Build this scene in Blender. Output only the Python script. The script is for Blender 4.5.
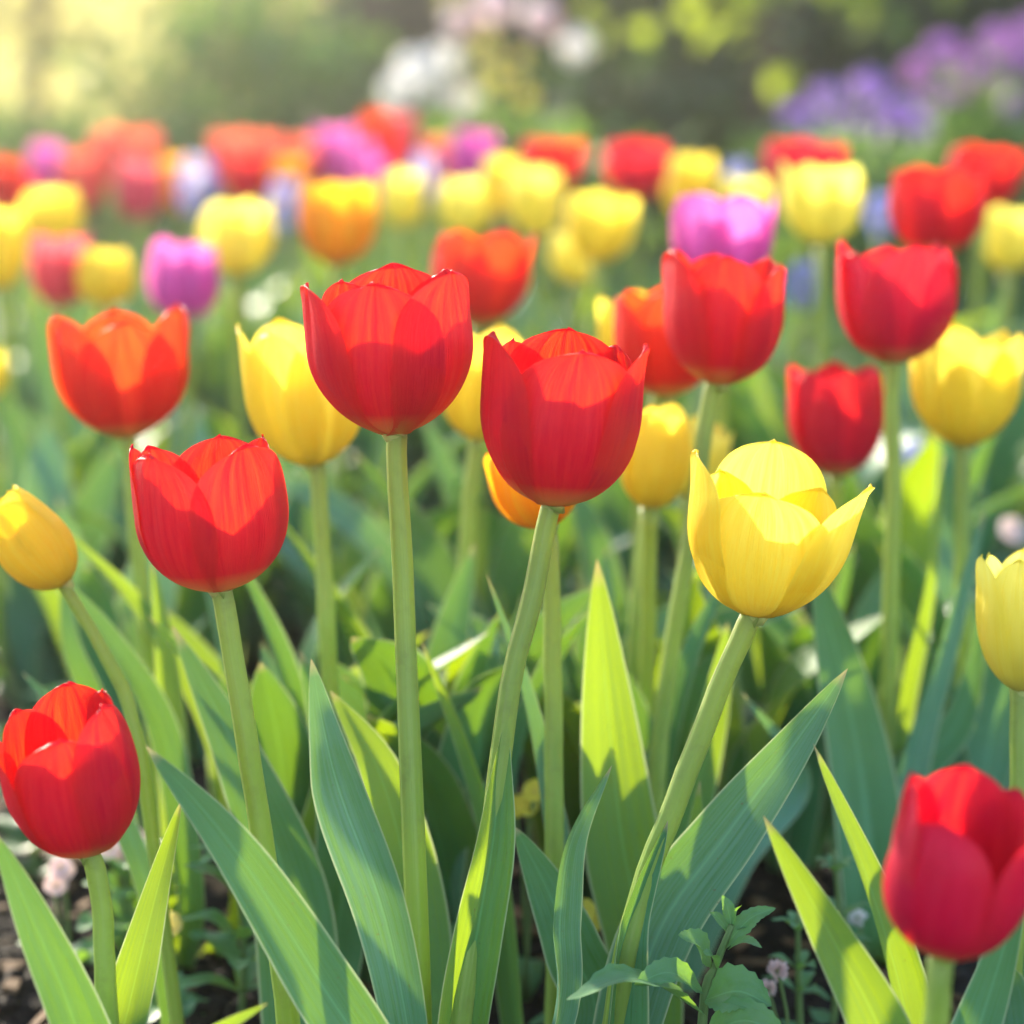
import bpy, math, random
from mathutils import Vector, Matrix, Quaternion, noise

random.seed(7)
R = math.radians
scene = bpy.context.scene
for o in list(bpy.data.objects):
    bpy.data.objects.remove(o)
COL = scene.collection

# ------------------------------------------------------------------ camera, sky, sun, exposure
F = 2400.0                      # focal length in pixels of the 1024 px frame
HC = 0.42                       # camera height above the soil
PITCH = math.atan((512 - 59) / F)
FOCUS = 0.895
FSTOP = 4.8
SUN_EL, SUN_AZ = 21.0, -28.0    # behind the flowers, a little to one side
SUN_STRENGTH = 3.6
SKY_STRENGTH = 0.15
EXPOSURE = 2.1
HAZE_DENSITY = 0.0078

cam_data = bpy.data.cameras.new("camera")
cam = bpy.data.objects.new("camera", cam_data)
COL.objects.link(cam)
cam.location = (0, 0, HC)
cam.rotation_euler = (math.pi / 2 - PITCH, 0, 0)
cam_data.sensor_width = 36
cam_data.lens = F / 1024 * 36
cam_data.clip_start = 0.02
cam_data.clip_end = 500
cam_data.dof.use_dof = True
cam_data.dof.focus_distance = FOCUS
cam_data.dof.aperture_fstop = FSTOP
scene.camera = cam

world = bpy.data.worlds.new("World")
scene.world = world
world.use_nodes = True
wn = world.node_tree.nodes
sky = wn.new("ShaderNodeTexSky")
sky.sky_type = 'NISHITA'
sky.sun_disc = False
sky.sun_elevation = R(SUN_EL)
sky.sun_rotation = R(SUN_AZ % 360)
bg = wn["Background"]
bg.inputs[1].default_value = SKY_STRENGTH
world.node_tree.links.new(sky.outputs[0], bg.inputs[0])

sd = bpy.data.lights.new("sun", 'SUN')
sd.energy = SUN_STRENGTH
sd.angle = R(1.0)
sd.color = (1.0, 0.90, 0.72)
sun = bpy.data.objects.new("sun", sd)
COL.objects.link(sun)
S = Vector((math.sin(R(SUN_AZ)) * math.cos(R(SUN_EL)), math.cos(R(SUN_AZ)) * math.cos(R(SUN_EL)), math.sin(R(SUN_EL))))
sun.rotation_euler = (-S).to_track_quat('-Z', 'Y').to_euler()
sun.location = S * 20

vs = scene.view_settings
vs.view_transform = 'Standard'
vs.look = 'None'
vs.exposure = EXPOSURE
vs.gamma = 1
vs.use_curve_mapping = False
scene.render.engine = 'CYCLES'
cy = scene.cycles
cy.use_denoising = True
cy.max_bounces = 10
cy.diffuse_bounces = 4
cy.transmission_bounces = 6
cy.transparent_max_bounces = 8
cy.volume_bounces = 1
cy.caustics_reflective = False
cy.caustics_refractive = False

FWD = Vector((0, math.cos(PITCH), -math.sin(PITCH)))
UP = Vector((0, math.sin(PITCH), math.cos(PITCH)))
RIGHT = Vector((1, 0, 0))
EYE = Vector((0, 0, HC))


def at(px, py, d):
    """Point of the place at depth d (metres) on the sight line through a pixel of the survey photograph."""
    return EYE + d * (FWD + RIGHT * ((px - 512) / F) + UP * ((512 - py) / F))


def row_of(y, z=0.0):
    d = y * math.cos(PITCH) + (HC - z) * math.sin(PITCH)
    return d


# ------------------------------------------------------------------ mesh helpers
class MB:
    def __init__(self):
        self.v, self.f, self.uv, self.m = [], [], [], []

    def grid(self, rows, uvs=None, closed=False, mi=0):
        b = len(self.v)
        n = len(rows[0])
        for j, r in enumerate(rows):
            for i, p in enumerate(r):
                self.v.append(tuple(p))
                self.uv.append(uvs[j][i] if uvs else (i / max(1, n - 1), j / max(1, len(rows) - 1)))
        for j in range(len(rows) - 1):
            for i in range(n if closed else n - 1):
                k = (i + 1) % n
                self.f.append((b + j * n + i, b + j * n + k, b + (j + 1) * n + k, b + (j + 1) * n + i))
                self.m.append(mi)

    def tube(self, pts, rads, sides=10, mi=0, cap=True):
        rows = []
        t_prev = None
        nrm = None
        for i, p in enumerate(pts):
            a = pts[max(0, i - 1)]
            c = pts[min(len(pts) - 1, i + 1)]
            t = (Vector(c) - Vector(a)).normalized()
            if nrm is None:
                nrm = t.orthogonal().normalized()
            else:
                nrm = (nrm - t * nrm.dot(t)).normalized()
            bi = t.cross(nrm)
            rows.append([Vector(p) + (nrm * math.cos(2 * math.pi * k / sides) + bi * math.sin(2 * math.pi * k / sides)) * rads[i] for k in range(sides)])
        b = len(self.v)
        self.grid(rows, closed=True, mi=mi)
        if cap:
            self.f.append(tuple(b + k for k in range(sides))[::-1]); self.m.append(mi)
            e = b + (len(rows) - 1) * sides
            self.f.append(tuple(e + k for k in range(sides))); self.m.append(mi)

    def face(self, pts, mi=0):
        b = len(self.v)
        n = len(pts)
        for k, p in enumerate(pts):
            self.v.append(tuple(p)); self.uv.append((0.5, k / n))
        self.f.append(tuple(range(b, b + n))); self.m.append(mi)

    def blade4(self, base, tip, side, nrm, w, mi=0, cup=0.25):
        """a small leaf: six points, folded along the midrib"""
        base, tip = Vector(base), Vector(tip)
        ax = tip - base
        m1 = base + ax * .35
        m2 = base + ax * .70 + nrm * w * cup * .3
        b = len(self.v)
        pts = [base, m1 + side * w + nrm * w * cup, m2 + side * w * .72 + nrm * w * cup, tip, m2 - side * w * .72 + nrm * w * cup, m1 - side * w + nrm * w * cup, m1, m2]
        for k, p in enumerate(pts):
            self.v.append(tuple(p)); self.uv.append(((.5, 1, .9, .5, .1, 0, .5, .5)[k], (0, .35, .7, 1, .7, .35, .35, .7)[k]))
        for q in ((0, 6, 1), (1, 6, 7, 2), (2, 7, 3), (0, 5, 6), (5, 4, 7, 6), (4, 3, 7)):
            self.f.append(tuple(b + i for i in q)); self.m.append(mi)

    def build(self, name, mats, parent=None, smooth=True, loc=None):
        me = bpy.data.meshes.new(name)
        me.from_pydata(self.v, [], self.f)
        if not isinstance(mats, (list, tuple)):
            mats = [mats]
        for m in mats:
            me.materials.append(m)
        if len(mats) > 1:
            me.polygons.foreach_set("material_index", self.m)
        uvl = me.uv_layers.new(name="UVMap")
        li = [0] * len(me.loops)
        me.loops.foreach_get("vertex_index", li)
        flat = []
        for i in li:
            flat.extend(self.uv[i])
        uvl.data.foreach_set("uv", flat)
        if smooth:
            me.polygons.foreach_set("use_smooth", [True] * len(me.polygons))
        me.update()
        o = bpy.data.objects.new(name, me)
        COL.objects.link(o)
        if parent is not None:
            o.parent = parent
        if loc is not None:
            o.location = loc
        return o


def empty(name, loc):
    o = bpy.data.objects.new(name, None)
    o.empty_display_size = 0.02
    COL.objects.link(o)
    o.location = loc
    return o


def tag(o, label=None, cat=None, group=None, kind=None):
    if label: o["label"] = label
    if cat: o["category"] = cat
    if group: o["group"] = group
    if kind: o["kind"] = kind
    return o


def spline(pts, n):
    """Catmull-Rom through pts, n+1 samples."""
    pts = [Vector(p) for p in pts]
    P = [pts[0] * 2 - pts[1]] + pts + [pts[-1] * 2 - pts[-2]]
    out = []
    k = len(pts) - 1
    for i in range(n + 1):
        x = i / n * k
        s = min(int(x), k - 1)
        t = x - s
        a, b, c, d = P[s:s + 4]
        out.append(0.5 * ((2 * b) + (c - a) * t + (2 * a - 5 * b + 4 * c - d) * t * t + (3 * b - a - 3 * c + d) * t ** 3))
    return out


def lerp_table(tab, x):
    for (x0, y0), (x1, y1) in zip(tab, tab[1:]):
        if x <= x1:
            t = (x - x0) / (x1 - x0)
            t = max(0, min(1, t))
            return y0 + (y1 - y0) * t
    return tab[-1][1]


def cat_table(ys, x):
    """smooth table over evenly spaced knots on 0..1"""
    n = len(ys) - 1
    X = max(0, min(1, x)) * n
    s = min(int(X), n - 1)
    t = X - s
    a = ys[s - 1] if s > 0 else 2 * ys[0] - ys[1]
    b, c = ys[s], ys[s + 1]
    d = ys[s + 2] if s + 2 <= n else 2 * ys[n] - ys[n - 1]
    return 0.5 * (2 * b + (c - a) * t + (2 * a - 5 * b + 4 * c - d) * t * t + (3 * b - a - 3 * c + d) * t ** 3)


# ------------------------------------------------------------------ materials
def new_mat(name):
    m = bpy.data.materials.new(name)
    m.use_nodes = True
    nt = m.node_tree
    for n in list(nt.nodes):
        nt.nodes.remove(n)
    return m, nt.nodes, nt.links


def mixrgb(N, L, fac, a, b, mode='MIX'):
    n = N.new("ShaderNodeMix")
    n.data_type = 'RGBA'
    n.blend_type = mode
    for sock, val in ((n.inputs[0], fac), (n.inputs[6], a), (n.inputs[7], b)):
        if hasattr(val, "is_linked"):
            L.new(val, sock)
        elif isinstance(val, (int, float)):
            sock.default_value = val
        else:
            sock.default_value = (*val, 1)
    return n.outputs[2]


def ramp(N, L, src, stops):
    n = N.new("ShaderNodeValToRGB")
    el = n.color_ramp.elements
    while len(el) < len(stops):
        el.new(0.5)
    for e, (p, c) in zip(el, stops):
        e.position = p
        e.color = (c, c, c, 1) if isinstance(c, (int, float)) else (*c, 1)
    L.new(src, n.inputs[0])
    return n.outputs[0]


def uv_noise(N, L, scale, detail=3, sc=(1, 1, 1), rough=.6, rnd=True):
    tc = N.new("ShaderNodeTexCoord")
    mp = N.new("ShaderNodeMapping")
    mp.inputs['Scale'].default_value = sc
    L.new(tc.outputs['UV'], mp.inputs[0])
    if rnd:
        oi = N.new("ShaderNodeObjectInfo")
        ml = N.new("ShaderNodeMath"); ml.operation = 'MULTIPLY'; ml.inputs[1].default_value = 57.0
        L.new(oi.outputs['Random'], ml.inputs[0])
        cb = N.new("ShaderNodeCombineXYZ")
        L.new(ml.outputs[0], cb.inputs[0]); L.new(ml.outputs[0], cb.inputs[2])
        L.new(cb.outputs[0], mp.inputs['Location'])
    no = N.new("ShaderNodeTexNoise")
    no.inputs['Scale'].default_value = scale
    no.inputs['Detail'].default_value = detail
    no.inputs['Roughness'].default_value = rough
    L.new(mp.outputs[0], no.inputs['Vector'])
    return no.outputs[0]


def petal_mat(name, outer, outer2, trans, trans2, base, tf=.5, rough=.36, spec=.17, edge=None):
    """outer/outer2: reflected pigment varied by streaks; trans: what the petal lets through; base: foot of the petal."""
    m, N, L = new_mat(name)
    tc = N.new("ShaderNodeTexCoord")
    sp = N.new("ShaderNodeSeparateXYZ")
    L.new(tc.outputs['UV'], sp.inputs[0])
    streak = uv_noise(N, L, 1.0, 5, (26, 1.6, 1), .72)
    fine = uv_noise(N, L, 1.0, 3, (120, 4, 1), .6)
    blotch = uv_noise(N, L, 2.2, 2, (1, 1, 1), .5)
    st = ramp(N, L, streak, [(.38, 0), (.64, 1)])
    c1 = mixrgb(N, L, st, outer, outer2)
    bl = ramp(N, L, blotch, [(.35, 0), (.7, .6)])
    c1 = mixrgb(N, L, bl, c1, outer2)
    foot = ramp(N, L, sp.outputs[1], [(.02, 1), (.09, .6), (.2, 0)])
    c1 = mixrgb(N, L, foot, c1, base)
    t1 = mixrgb(N, L, st, trans, trans2)
    t1 = mixrgb(N, L, foot, t1, base)
    if edge:
        ab = N.new("ShaderNodeMath"); ab.operation = 'SUBTRACT'; ab.inputs[1].default_value = .5
        L.new(sp.outputs[0], ab.inputs[0])
        a2 = N.new("ShaderNodeMath"); a2.operation = 'ABSOLUTE'
        L.new(ab.outputs[0], a2.inputs[0])
        eg = ramp(N, L, a2.outputs[0], [(.22, 0), (.5, .7)])
        c1 = mixrgb(N, L, eg, c1, edge)
        t1 = mixrgb(N, L, eg, t1, edge)
    p = N.new("ShaderNodeBsdfPrincipled")
    L.new(c1, p.inputs['Base Color'])
    p.inputs['Roughness'].default_value = rough
    p.inputs['Specular IOR Level'].default_value = spec
    rr = N.new("ShaderNodeMapRange")
    rr.inputs[1].default_value = .3; rr.inputs[2].default_value = .7
    rr.inputs[3].default_value = rough - .08; rr.inputs[4].default_value = rough + .16
    L.new(streak, rr.inputs[0]); L.new(rr.outputs[0], p.inputs['Roughness'])
    p.inputs['Sheen Weight'].default_value = .05
    p.inputs['Sheen Roughness'].default_value = .35
    p.inputs['Sheen Tint'].default_value = (1.0, .55, .6, 1)
    p.inputs['Coat Weight'].default_value = .05
    p.inputs['Coat Roughness'].default_value = .25
    ad = N.new("ShaderNodeMath"); ad.operation = 'ADD'
    L.new(streak, ad.inputs[0]); L.new(fine, ad.inputs[1])
    bm = N.new("ShaderNodeBump")
    bm.inputs['Strength'].default_value = .45
    bm.inputs['Distance'].default_value = .0014
    L.new(ad.outputs[0], bm.inputs['Height'])
    L.new(bm.outputs[0], p.inputs['Normal'])
    t = N.new("ShaderNodeBsdfTranslucent")
    L.new(t1, t.inputs[0])
    L.new(bm.outputs[0], t.inputs['Normal'])
    mx = N.new("ShaderNodeMixShader")
    mx.inputs[0].default_value = tf
    L.new(p.outputs[0], mx.inputs[1]); L.new(t.outputs[0], mx.inputs[2])
    o = N.new("ShaderNodeOutputMaterial")
    L.new(mx.outputs[0], o.inputs[0])
    return m


def leaf_mat(name, c_a, c_b, trans, tf=.42, rough=.42, edge=(.45, .5, .28), streak_sc=(26, .8, 1), vein=True):
    m, N, L = new_mat(name)
    tc = N.new("ShaderNodeTexCoord")
    sp = N.new("ShaderNodeSeparateXYZ")
    L.new(tc.outputs['UV'], sp.inputs[0])
    streak = uv_noise(N, L, 1.0, 4, streak_sc, .7)
    blotch = uv_noise(N, L, 3.0, 3, (1, 3, 1), .6)
    st = ramp(N, L, streak, [(.40, 0), (.60, 1)])
    c1 = mixrgb(N, L, st, c_a, c_b)
    bl = ramp(N, L, blotch, [(.4, 0), (.75, .7)])
    c1 = mixrgb(N, L, bl, c1, c_b)
    t1 = mixrgb(N, L, st, trans, tuple(x * .7 for x in trans))
    ab = N.new("ShaderNodeMath"); ab.operation = 'SUBTRACT'; ab.inputs[1].default_value = .5
    L.new(sp.outputs[0], ab.inputs[0])
    a2 = N.new("ShaderNodeMath"); a2.operation = 'ABSOLUTE'
    L.new(ab.outputs[0], a2.inputs[0])
    if edge:
        eg = ramp(N, L, a2.outputs[0], [(.455, 0), (.492, .8)])  # pale translucent margin, with rim light painted into it too
        c1 = mixrgb(N, L, eg, c1, edge)
        t1 = mixrgb(N, L, eg, t1, edge)
    tipf = ramp(N, L, sp.outputs[1], [(.955, 0), (.992, .85)])
    if name == 'tulip stem':
        up = ramp(N, L, sp.outputs[1], [(.35, 0), (.97, .8), (1.0, .4)])
        c1 = mixrgb(N, L, up, c1, (.29, .31, .075))
        dk = uv_noise(N, L, 5.0, 4, (.6, 7, 1), .65)
        df = ramp(N, L, dk, [(.54, 0), (.72, .4)])
        c1 = mixrgb(N, L, df, c1, (.15, .16, .05))
    if edge:
        c1 = mixrgb(N, L, tipf, c1, (.50, .40, .22))
        t1 = mixrgb(N, L, tipf, t1, (.40, .30, .12))
        fl = uv_noise(N, L, 9.0, 2, (2.0, 12, 1), .5)
        ff = ramp(N, L, fl, [(.70, 0), (.76, .55)])
        c1 = mixrgb(N, L, ff, c1, (.16, .12, .05))
        t1 = mixrgb(N, L, ff, t1, (.10, .09, .01))
    mid = ramp(N, L, a2.outputs[0], [(0, .35), (.03, 0)])
    c1 = mixrgb(N, L, mid, c1, tuple(min(1, x * 2 + .03) for x in c_b))
    p = N.new("ShaderNodeBsdfPrincipled")
    L.new(c1, p.inputs['Base Color'])
    p.inputs['Roughness'].default_value = rough
    p.inputs['Specular IOR Level'].default_value = .32
    p.inputs['Sheen Weight'].default_value = .04
    bm = N.new("ShaderNodeBump")
    bm.inputs['Strength'].default_value = .5
    bm.inputs['Distance'].default_value = .0012
    L.new(streak, bm.inputs['Height'])
    L.new(bm.outputs[0], p.inputs['Normal'])
    t = N.new("ShaderNodeBsdfTranslucent")
    L.new(t1, t.inputs[0])
    mx = N.new("ShaderNodeMixShader")
    mx.inputs[0].default_value = tf
    L.new(p.outputs[0], mx.inputs[1]); L.new(t.outputs[0], mx.inputs[2])
    o = N.new("ShaderNodeOutputMaterial")
    L.new(mx.outputs[0], o.inputs[0])
    return m


def rough_mat(name, c_a, c_b, scale, rough=.9, bump=.5, dist=.004, c_c=None):
    m, N, L = new_mat(name)
    tc = N.new("ShaderNodeTexCoord")
    no = N.new("ShaderNodeTexNoise")
    no.inputs['Scale'].default_value = scale
    no.inputs['Detail'].default_value = 8
    no.inputs['Roughness'].default_value = .7
    L.new(tc.outputs['Object'], no.inputs['Vector'])
    f = ramp(N, L, no.outputs[0], [(.35, 0), (.68, 1)])
    c = mixrgb(N, L, f, c_a, c_b)
    if c_c:
        n2 = N.new("ShaderNodeTexNoise")
        n2.inputs['Scale'].default_value = scale * 4.3
        n2.inputs['Detail'].default_value = 3
        L.new(tc.outputs['Object'], n2.inputs['Vector'])
        f2 = ramp(N, L, n2.outputs[0], [(.58, 0), (.66, 1)])
        c = mixrgb(N, L, f2, c, c_c)
    p = N.new("ShaderNodeBsdfPrincipled")
    L.new(c, p.inputs['Base Color'])
    p.inputs['Roughness'].default_value = rough
    p.inputs['Specular IOR Level'].default_value = .25
    bm = N.new("ShaderNodeBump")
    bm.inputs['Strength'].default_value = bump
    bm.inputs['Distance'].default_value = dist
    L.new(no.outputs[0], bm.inputs['Height'])
    L.new(bm.outputs[0], p.inputs['Normal'])
    o = N.new("ShaderNodeOutputMaterial")
    L.new(p.outputs[0], o.inputs[0])
    return m


M = {}
M['red'] = petal_mat('red petal', (.48, .001, .030), (.62, .004, .045), (.92, .006, .005), (.98, .055, .004), (.80, .45, .10), tf=.45, edge=(.80, .018, .022))
M['crimson'] = petal_mat('crimson petal', (.48, .001, .042), (.64, .010, .075), (.88, .003, .016), (.95, .040, .018), (.70, .35, .12), tf=.43, edge=(.78, .022, .05))
M['scarlet'] = petal_mat('scarlet petal', (.60, .006, .014), (.72, .03, .03), (.95, .035, .006), (.98, .11, .010), (.8, .5, .1), tf=.46)
M['coral'] = petal_mat('hazed scarlet petal', (.70, .07, .06), (.80, .14, .11), (.95, .12, .06), (.98, .22, .10), (.8, .5, .2), tf=.46, edge=(.90, .30, .22))  # scarlet for the far row, haze painted in as a paler pink
M['pinkred'] = petal_mat('pink red petal', (.60, .03, .10), (.70, .10, .16), (.92, .12, .16), (.95, .22, .2), (.75, .5, .3), tf=.45)
M['yellow'] = petal_mat('yellow petal', (.92, .64, .025), (.95, .74, .06), (1.0, .78, .07), (1.0, .86, .13), (.80, .62, .06), tf=.5, rough=.38)
M['lemon'] = petal_mat('lemon petal', (.90, .72, .06), (.93, .80, .14), (1.0, .88, .14), (1.0, .92, .24), (.75, .68, .15), tf=.5, rough=.42)
M['orange'] = petal_mat('orange petal', (.85, .26, .005), (.90, .40, .01), (.98, .45, .01), (1.0, .58, .02), (.7, .2, .03), tf=.5, edge=(.95, .62, .03))
M['magenta'] = petal_mat('magenta petal', (.56, .035, .32), (.68, .12, .45), (.85, .12, .50), (.92, .26, .60), (.8, .7, .6), tf=.45)
M['leaf'] = leaf_mat('tulip leaf', (.036, .165, .054), (.078, .245, .108), (.18, .32, .004), tf=.28)
M['leaf_lit'] = leaf_mat('lit tulip leaf', (.048, .190, .042), (.090, .265, .075), (.34, .46, .002), tf=.42)  # lit copy of the tulip leaf, sunlit yellow-green put into its colour
M['leaf_glaucous'] = leaf_mat('glaucous tulip leaf', (.056, .195, .100), (.125, .290, .190), (.17, .31, .014), tf=.27, rough=.30)
M['stem'] = leaf_mat('tulip stem', (.20, .32, .045), (.33, .44, .09), (.52, .62, .03), tf=.34, rough=.42, edge=None, streak_sc=(9, 1.2, 1))
M['pistil'] = leaf_mat('pistil', (.45, .50, .12), (.60, .60, .2), (.6, .6, .1), tf=.25, edge=None)
M['anther'] = rough_mat('anther', (.02, .012, .02), (.06, .03, .02), 900, .7)
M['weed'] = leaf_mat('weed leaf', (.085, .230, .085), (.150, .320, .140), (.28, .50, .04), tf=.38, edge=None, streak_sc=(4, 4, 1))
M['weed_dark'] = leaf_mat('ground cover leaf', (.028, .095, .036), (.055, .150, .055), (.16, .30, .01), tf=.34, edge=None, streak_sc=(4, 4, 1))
M['weed_stem'] = leaf_mat('weed stem', (.10, .18, .05), (.16, .25, .08), (.3, .4, .05), tf=.2, edge=None)
M['soil'] = rough_mat('soil', (.007, .0048, .0036), (.022, .015, .011), 60, .95, .9, .006, (.045, .030, .021))
M['crumb'] = rough_mat('soil crumb', (.007, .005, .0036), (.028, .019, .013), 160, .92, .6, .002, (.060, .041, .028))
M['chip'] = rough_mat('bark chip', (.10, .055, .028), (.24, .145, .075), 120, .85, .5, .001)
M['pebble'] = rough_mat('pebble', (.42, .38, .33), (.60, .56, .50), 90, .6, .2, .001)
M['lawn'] = rough_mat('lawn', (.035, .085, .018), (.075, .135, .030), 14, .95, .8, .02)
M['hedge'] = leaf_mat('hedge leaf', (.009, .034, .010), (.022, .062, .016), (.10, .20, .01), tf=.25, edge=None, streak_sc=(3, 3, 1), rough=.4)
M['olive'] = leaf_mat('olive shrub leaf', (.15, .15, .06), (.21, .20, .085), (.58, .54, .18), tf=.5, edge=None, streak_sc=(3, 3, 1))
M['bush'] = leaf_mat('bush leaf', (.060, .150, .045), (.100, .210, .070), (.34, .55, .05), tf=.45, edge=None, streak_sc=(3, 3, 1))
M['branch_leaf'] = leaf_mat('branch leaf', (.045, .120, .020), (.085, .180, .030), (.55, .68, .03), tf=.5, edge=None, streak_sc=(3, 3, 1), rough=.3)
M['bark'] = rough_mat('bark', (.060, .042, .030), (.150, .108, .075), 22, .95, 1.0, .03)
M['white'] = petal_mat('white petal', (.84, .82, .82), (.88, .86, .88), (.92, .88, .84), (.95, .91, .88), (.7, .7, .4), tf=.62)
M['blush'] = petal_mat('blush petal', (.82, .58, .62), (.85, .68, .70), (.88, .62, .64), (.9, .7, .7), (.7, .6, .4), tf=.4)
M['purple'] = petal_mat('purple petal', (.34, .16, .60), (.44, .24, .68), (.46, .22, .70), (.54, .30, .76), (.5, .3, .5), tf=.4)
M['violet'] = petal_mat('violet petal', (.46, .14, .54), (.54, .22, .62), (.58, .20, .64), (.66, .28, .70), (.5, .3, .5), tf=.4)
M['blue'] = petal_mat('lavender blue petal', (.26, .28, .68), (.36, .38, .76), (.36, .38, .74), (.44, .46, .8), (.4, .4, .6), tf=.4)
M['primrose'] = petal_mat('primrose petal', (.84, .60, .10), (.88, .72, .3), (.9, .7, .15), (.95, .8, .3), (.85, .35, .02), tf=.4)
M['palepink'] = petal_mat('pale pink petal', (.80, .55, .55), (.85, .70, .68), (.85, .6, .55), (.9, .7, .65), (.6, .5, .3), tf=.4)


# ------------------------------------------------------------------ the setting: ground, soil, air
def struct(o, kind='structure'):
    o['kind'] = kind
    return o


mb = MB()
mb.face([(-40, -10, -.03), (40, -10, -.03), (40, 70, -.03), (-40, 70, -.03)])
struct(mb.build('lawn', M['lawn'], smooth=False))


def soil_z(x, y):
    p = Vector((x, y, 0))
    return (noise.noise(p * 9) * .010 + noise.noise(p * 31) * .0055 + noise.noise(p * 83) * .0025)


mb = MB()
ys = []
y = -.6
while y < 3.6:
    ys.append(y)
    y += .008 if .75 < y < 1.6 else .03
xs = []
x = -2.6
while x <= 2.6:
    xs.append(x)
    x += .008 if abs(x) < .5 else .04
rows = []
for y in ys:
    rows.append([Vector((x, y, soil_z(x, y) - (.035 if (y == ys[0] or y == ys[-1]) else 0))) for x in xs])
mb.grid(rows)
struct(mb.build('soil', M['soil']))

# loose crumbs of soil and scattered bark: nobody could count them
def crumb(mb, c, r, sq=.7):
    rings, seg = 3, 6
    b = len(mb.v)
    rr = [random.uniform(.7, 1.25) for _ in range(24)]
    rot = Quaternion(Vector((random.uniform(-1, 1), random.uniform(-1, 1), random.uniform(-1, 1))).normalized(), random.uniform(0, 6.28))
    pts = [Vector((0, 0, r * rr[0]))]
    for j in range(1, rings):
        th = math.pi * j / rings
        for k in range(seg):
            ph = 2 * math.pi * (k + .5 * j) / seg
            q = r * rr[(j * seg + k) % 24]
            pts.append(Vector((q * math.sin(th) * math.cos(ph), q * math.sin(th) * math.sin(ph), q * math.cos(th) * .9)))
    pts.append(Vector((0, 0, -r * rr[1])))
    for p in pts:
        p = rot @ p
        mb.v.append((c[0] + p.x, c[1] + p.y, c[2] + p.z * sq)); mb.uv.append((.5, .5))
    for k in range(seg):
        mb.f.append((b, b + 1 + k, b + 1 + (k + 1) % seg)); mb.m.append(0)
        mb.f.append((b + 1 + k, b + 1 + seg + k, b + 1 + seg + (k + 1) % seg, b + 1 + (k + 1) % seg)); mb.m.append(0)
        mb.f.append((b + 1 + 2 * seg, b + 1 + seg + (k + 1) % seg, b + 1 + seg + k)); mb.m.append(0)


mb = MB()
for i in range(7000):
    y = random.uniform(.85, 1.75)
    w = .26 * y + .05
    x = random.uniform(-w, w)
    r = min(.011, .0018 + random.expovariate(1 / .0022))
    crumb(mb, (x, y, soil_z(x, y) + r * .25), r)
tag(mb.build('soil_crumbs', M['crumb'], smooth=False), 'loose dark crumbs of soil lying on the bed', 'soil', kind='stuff')

mb = MB()
for i in range(900):
    y = random.uniform(.85, 1.8)
    w = .26 * y + .05
    x = random.uniform(-w, w)
    l = random.uniform(.004, .016); wd = random.uniform(.0012, .0035)
    a = random.uniform(0, math.pi)
    dx, dy = math.cos(a), math.sin(a)
    t = random.uniform(-.35, .35)
    c = Vector((x, y, soil_z(x, y) + .005))
    A = Vector((dx, dy, t)) * l; B = Vector((-dy, dx, random.uniform(-.4, .4))) * wd
    U = Vector((0, 0, wd * .7))
    q = [c - A - B, c + A - B * .6, c + A * .9 + B, c - A * .8 + B]
    b = len(mb.v)
    for p in q + [p + U for p in q]:
        mb.v.append(tuple(p)); mb.uv.append((.5, .5))
    for f in ((0, 3, 2, 1), (4, 5, 6, 7), (0, 1, 5, 4), (1, 2, 6, 5), (2, 3, 7, 6), (3, 0, 4, 7)):
        mb.f.append(tuple(b + k for k in f)); mb.m.append(0)
tag(mb.build('bark_mulch', M['chip'], smooth=False), 'tan bark chips scattered over the dark soil', 'mulch', kind='stuff')


# ------------------------------------------------------------------ tulips
def cup_radius(s, full=.8):
    """cup radius from foot to rim, widest just above the middle"""
    if s < .60:
        return max(.07, (1 - ((.60 - s) / .60) ** 2.0) ** full)
    return 1 - .07 * ((s - .60) / .40) ** 1.8



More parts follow.
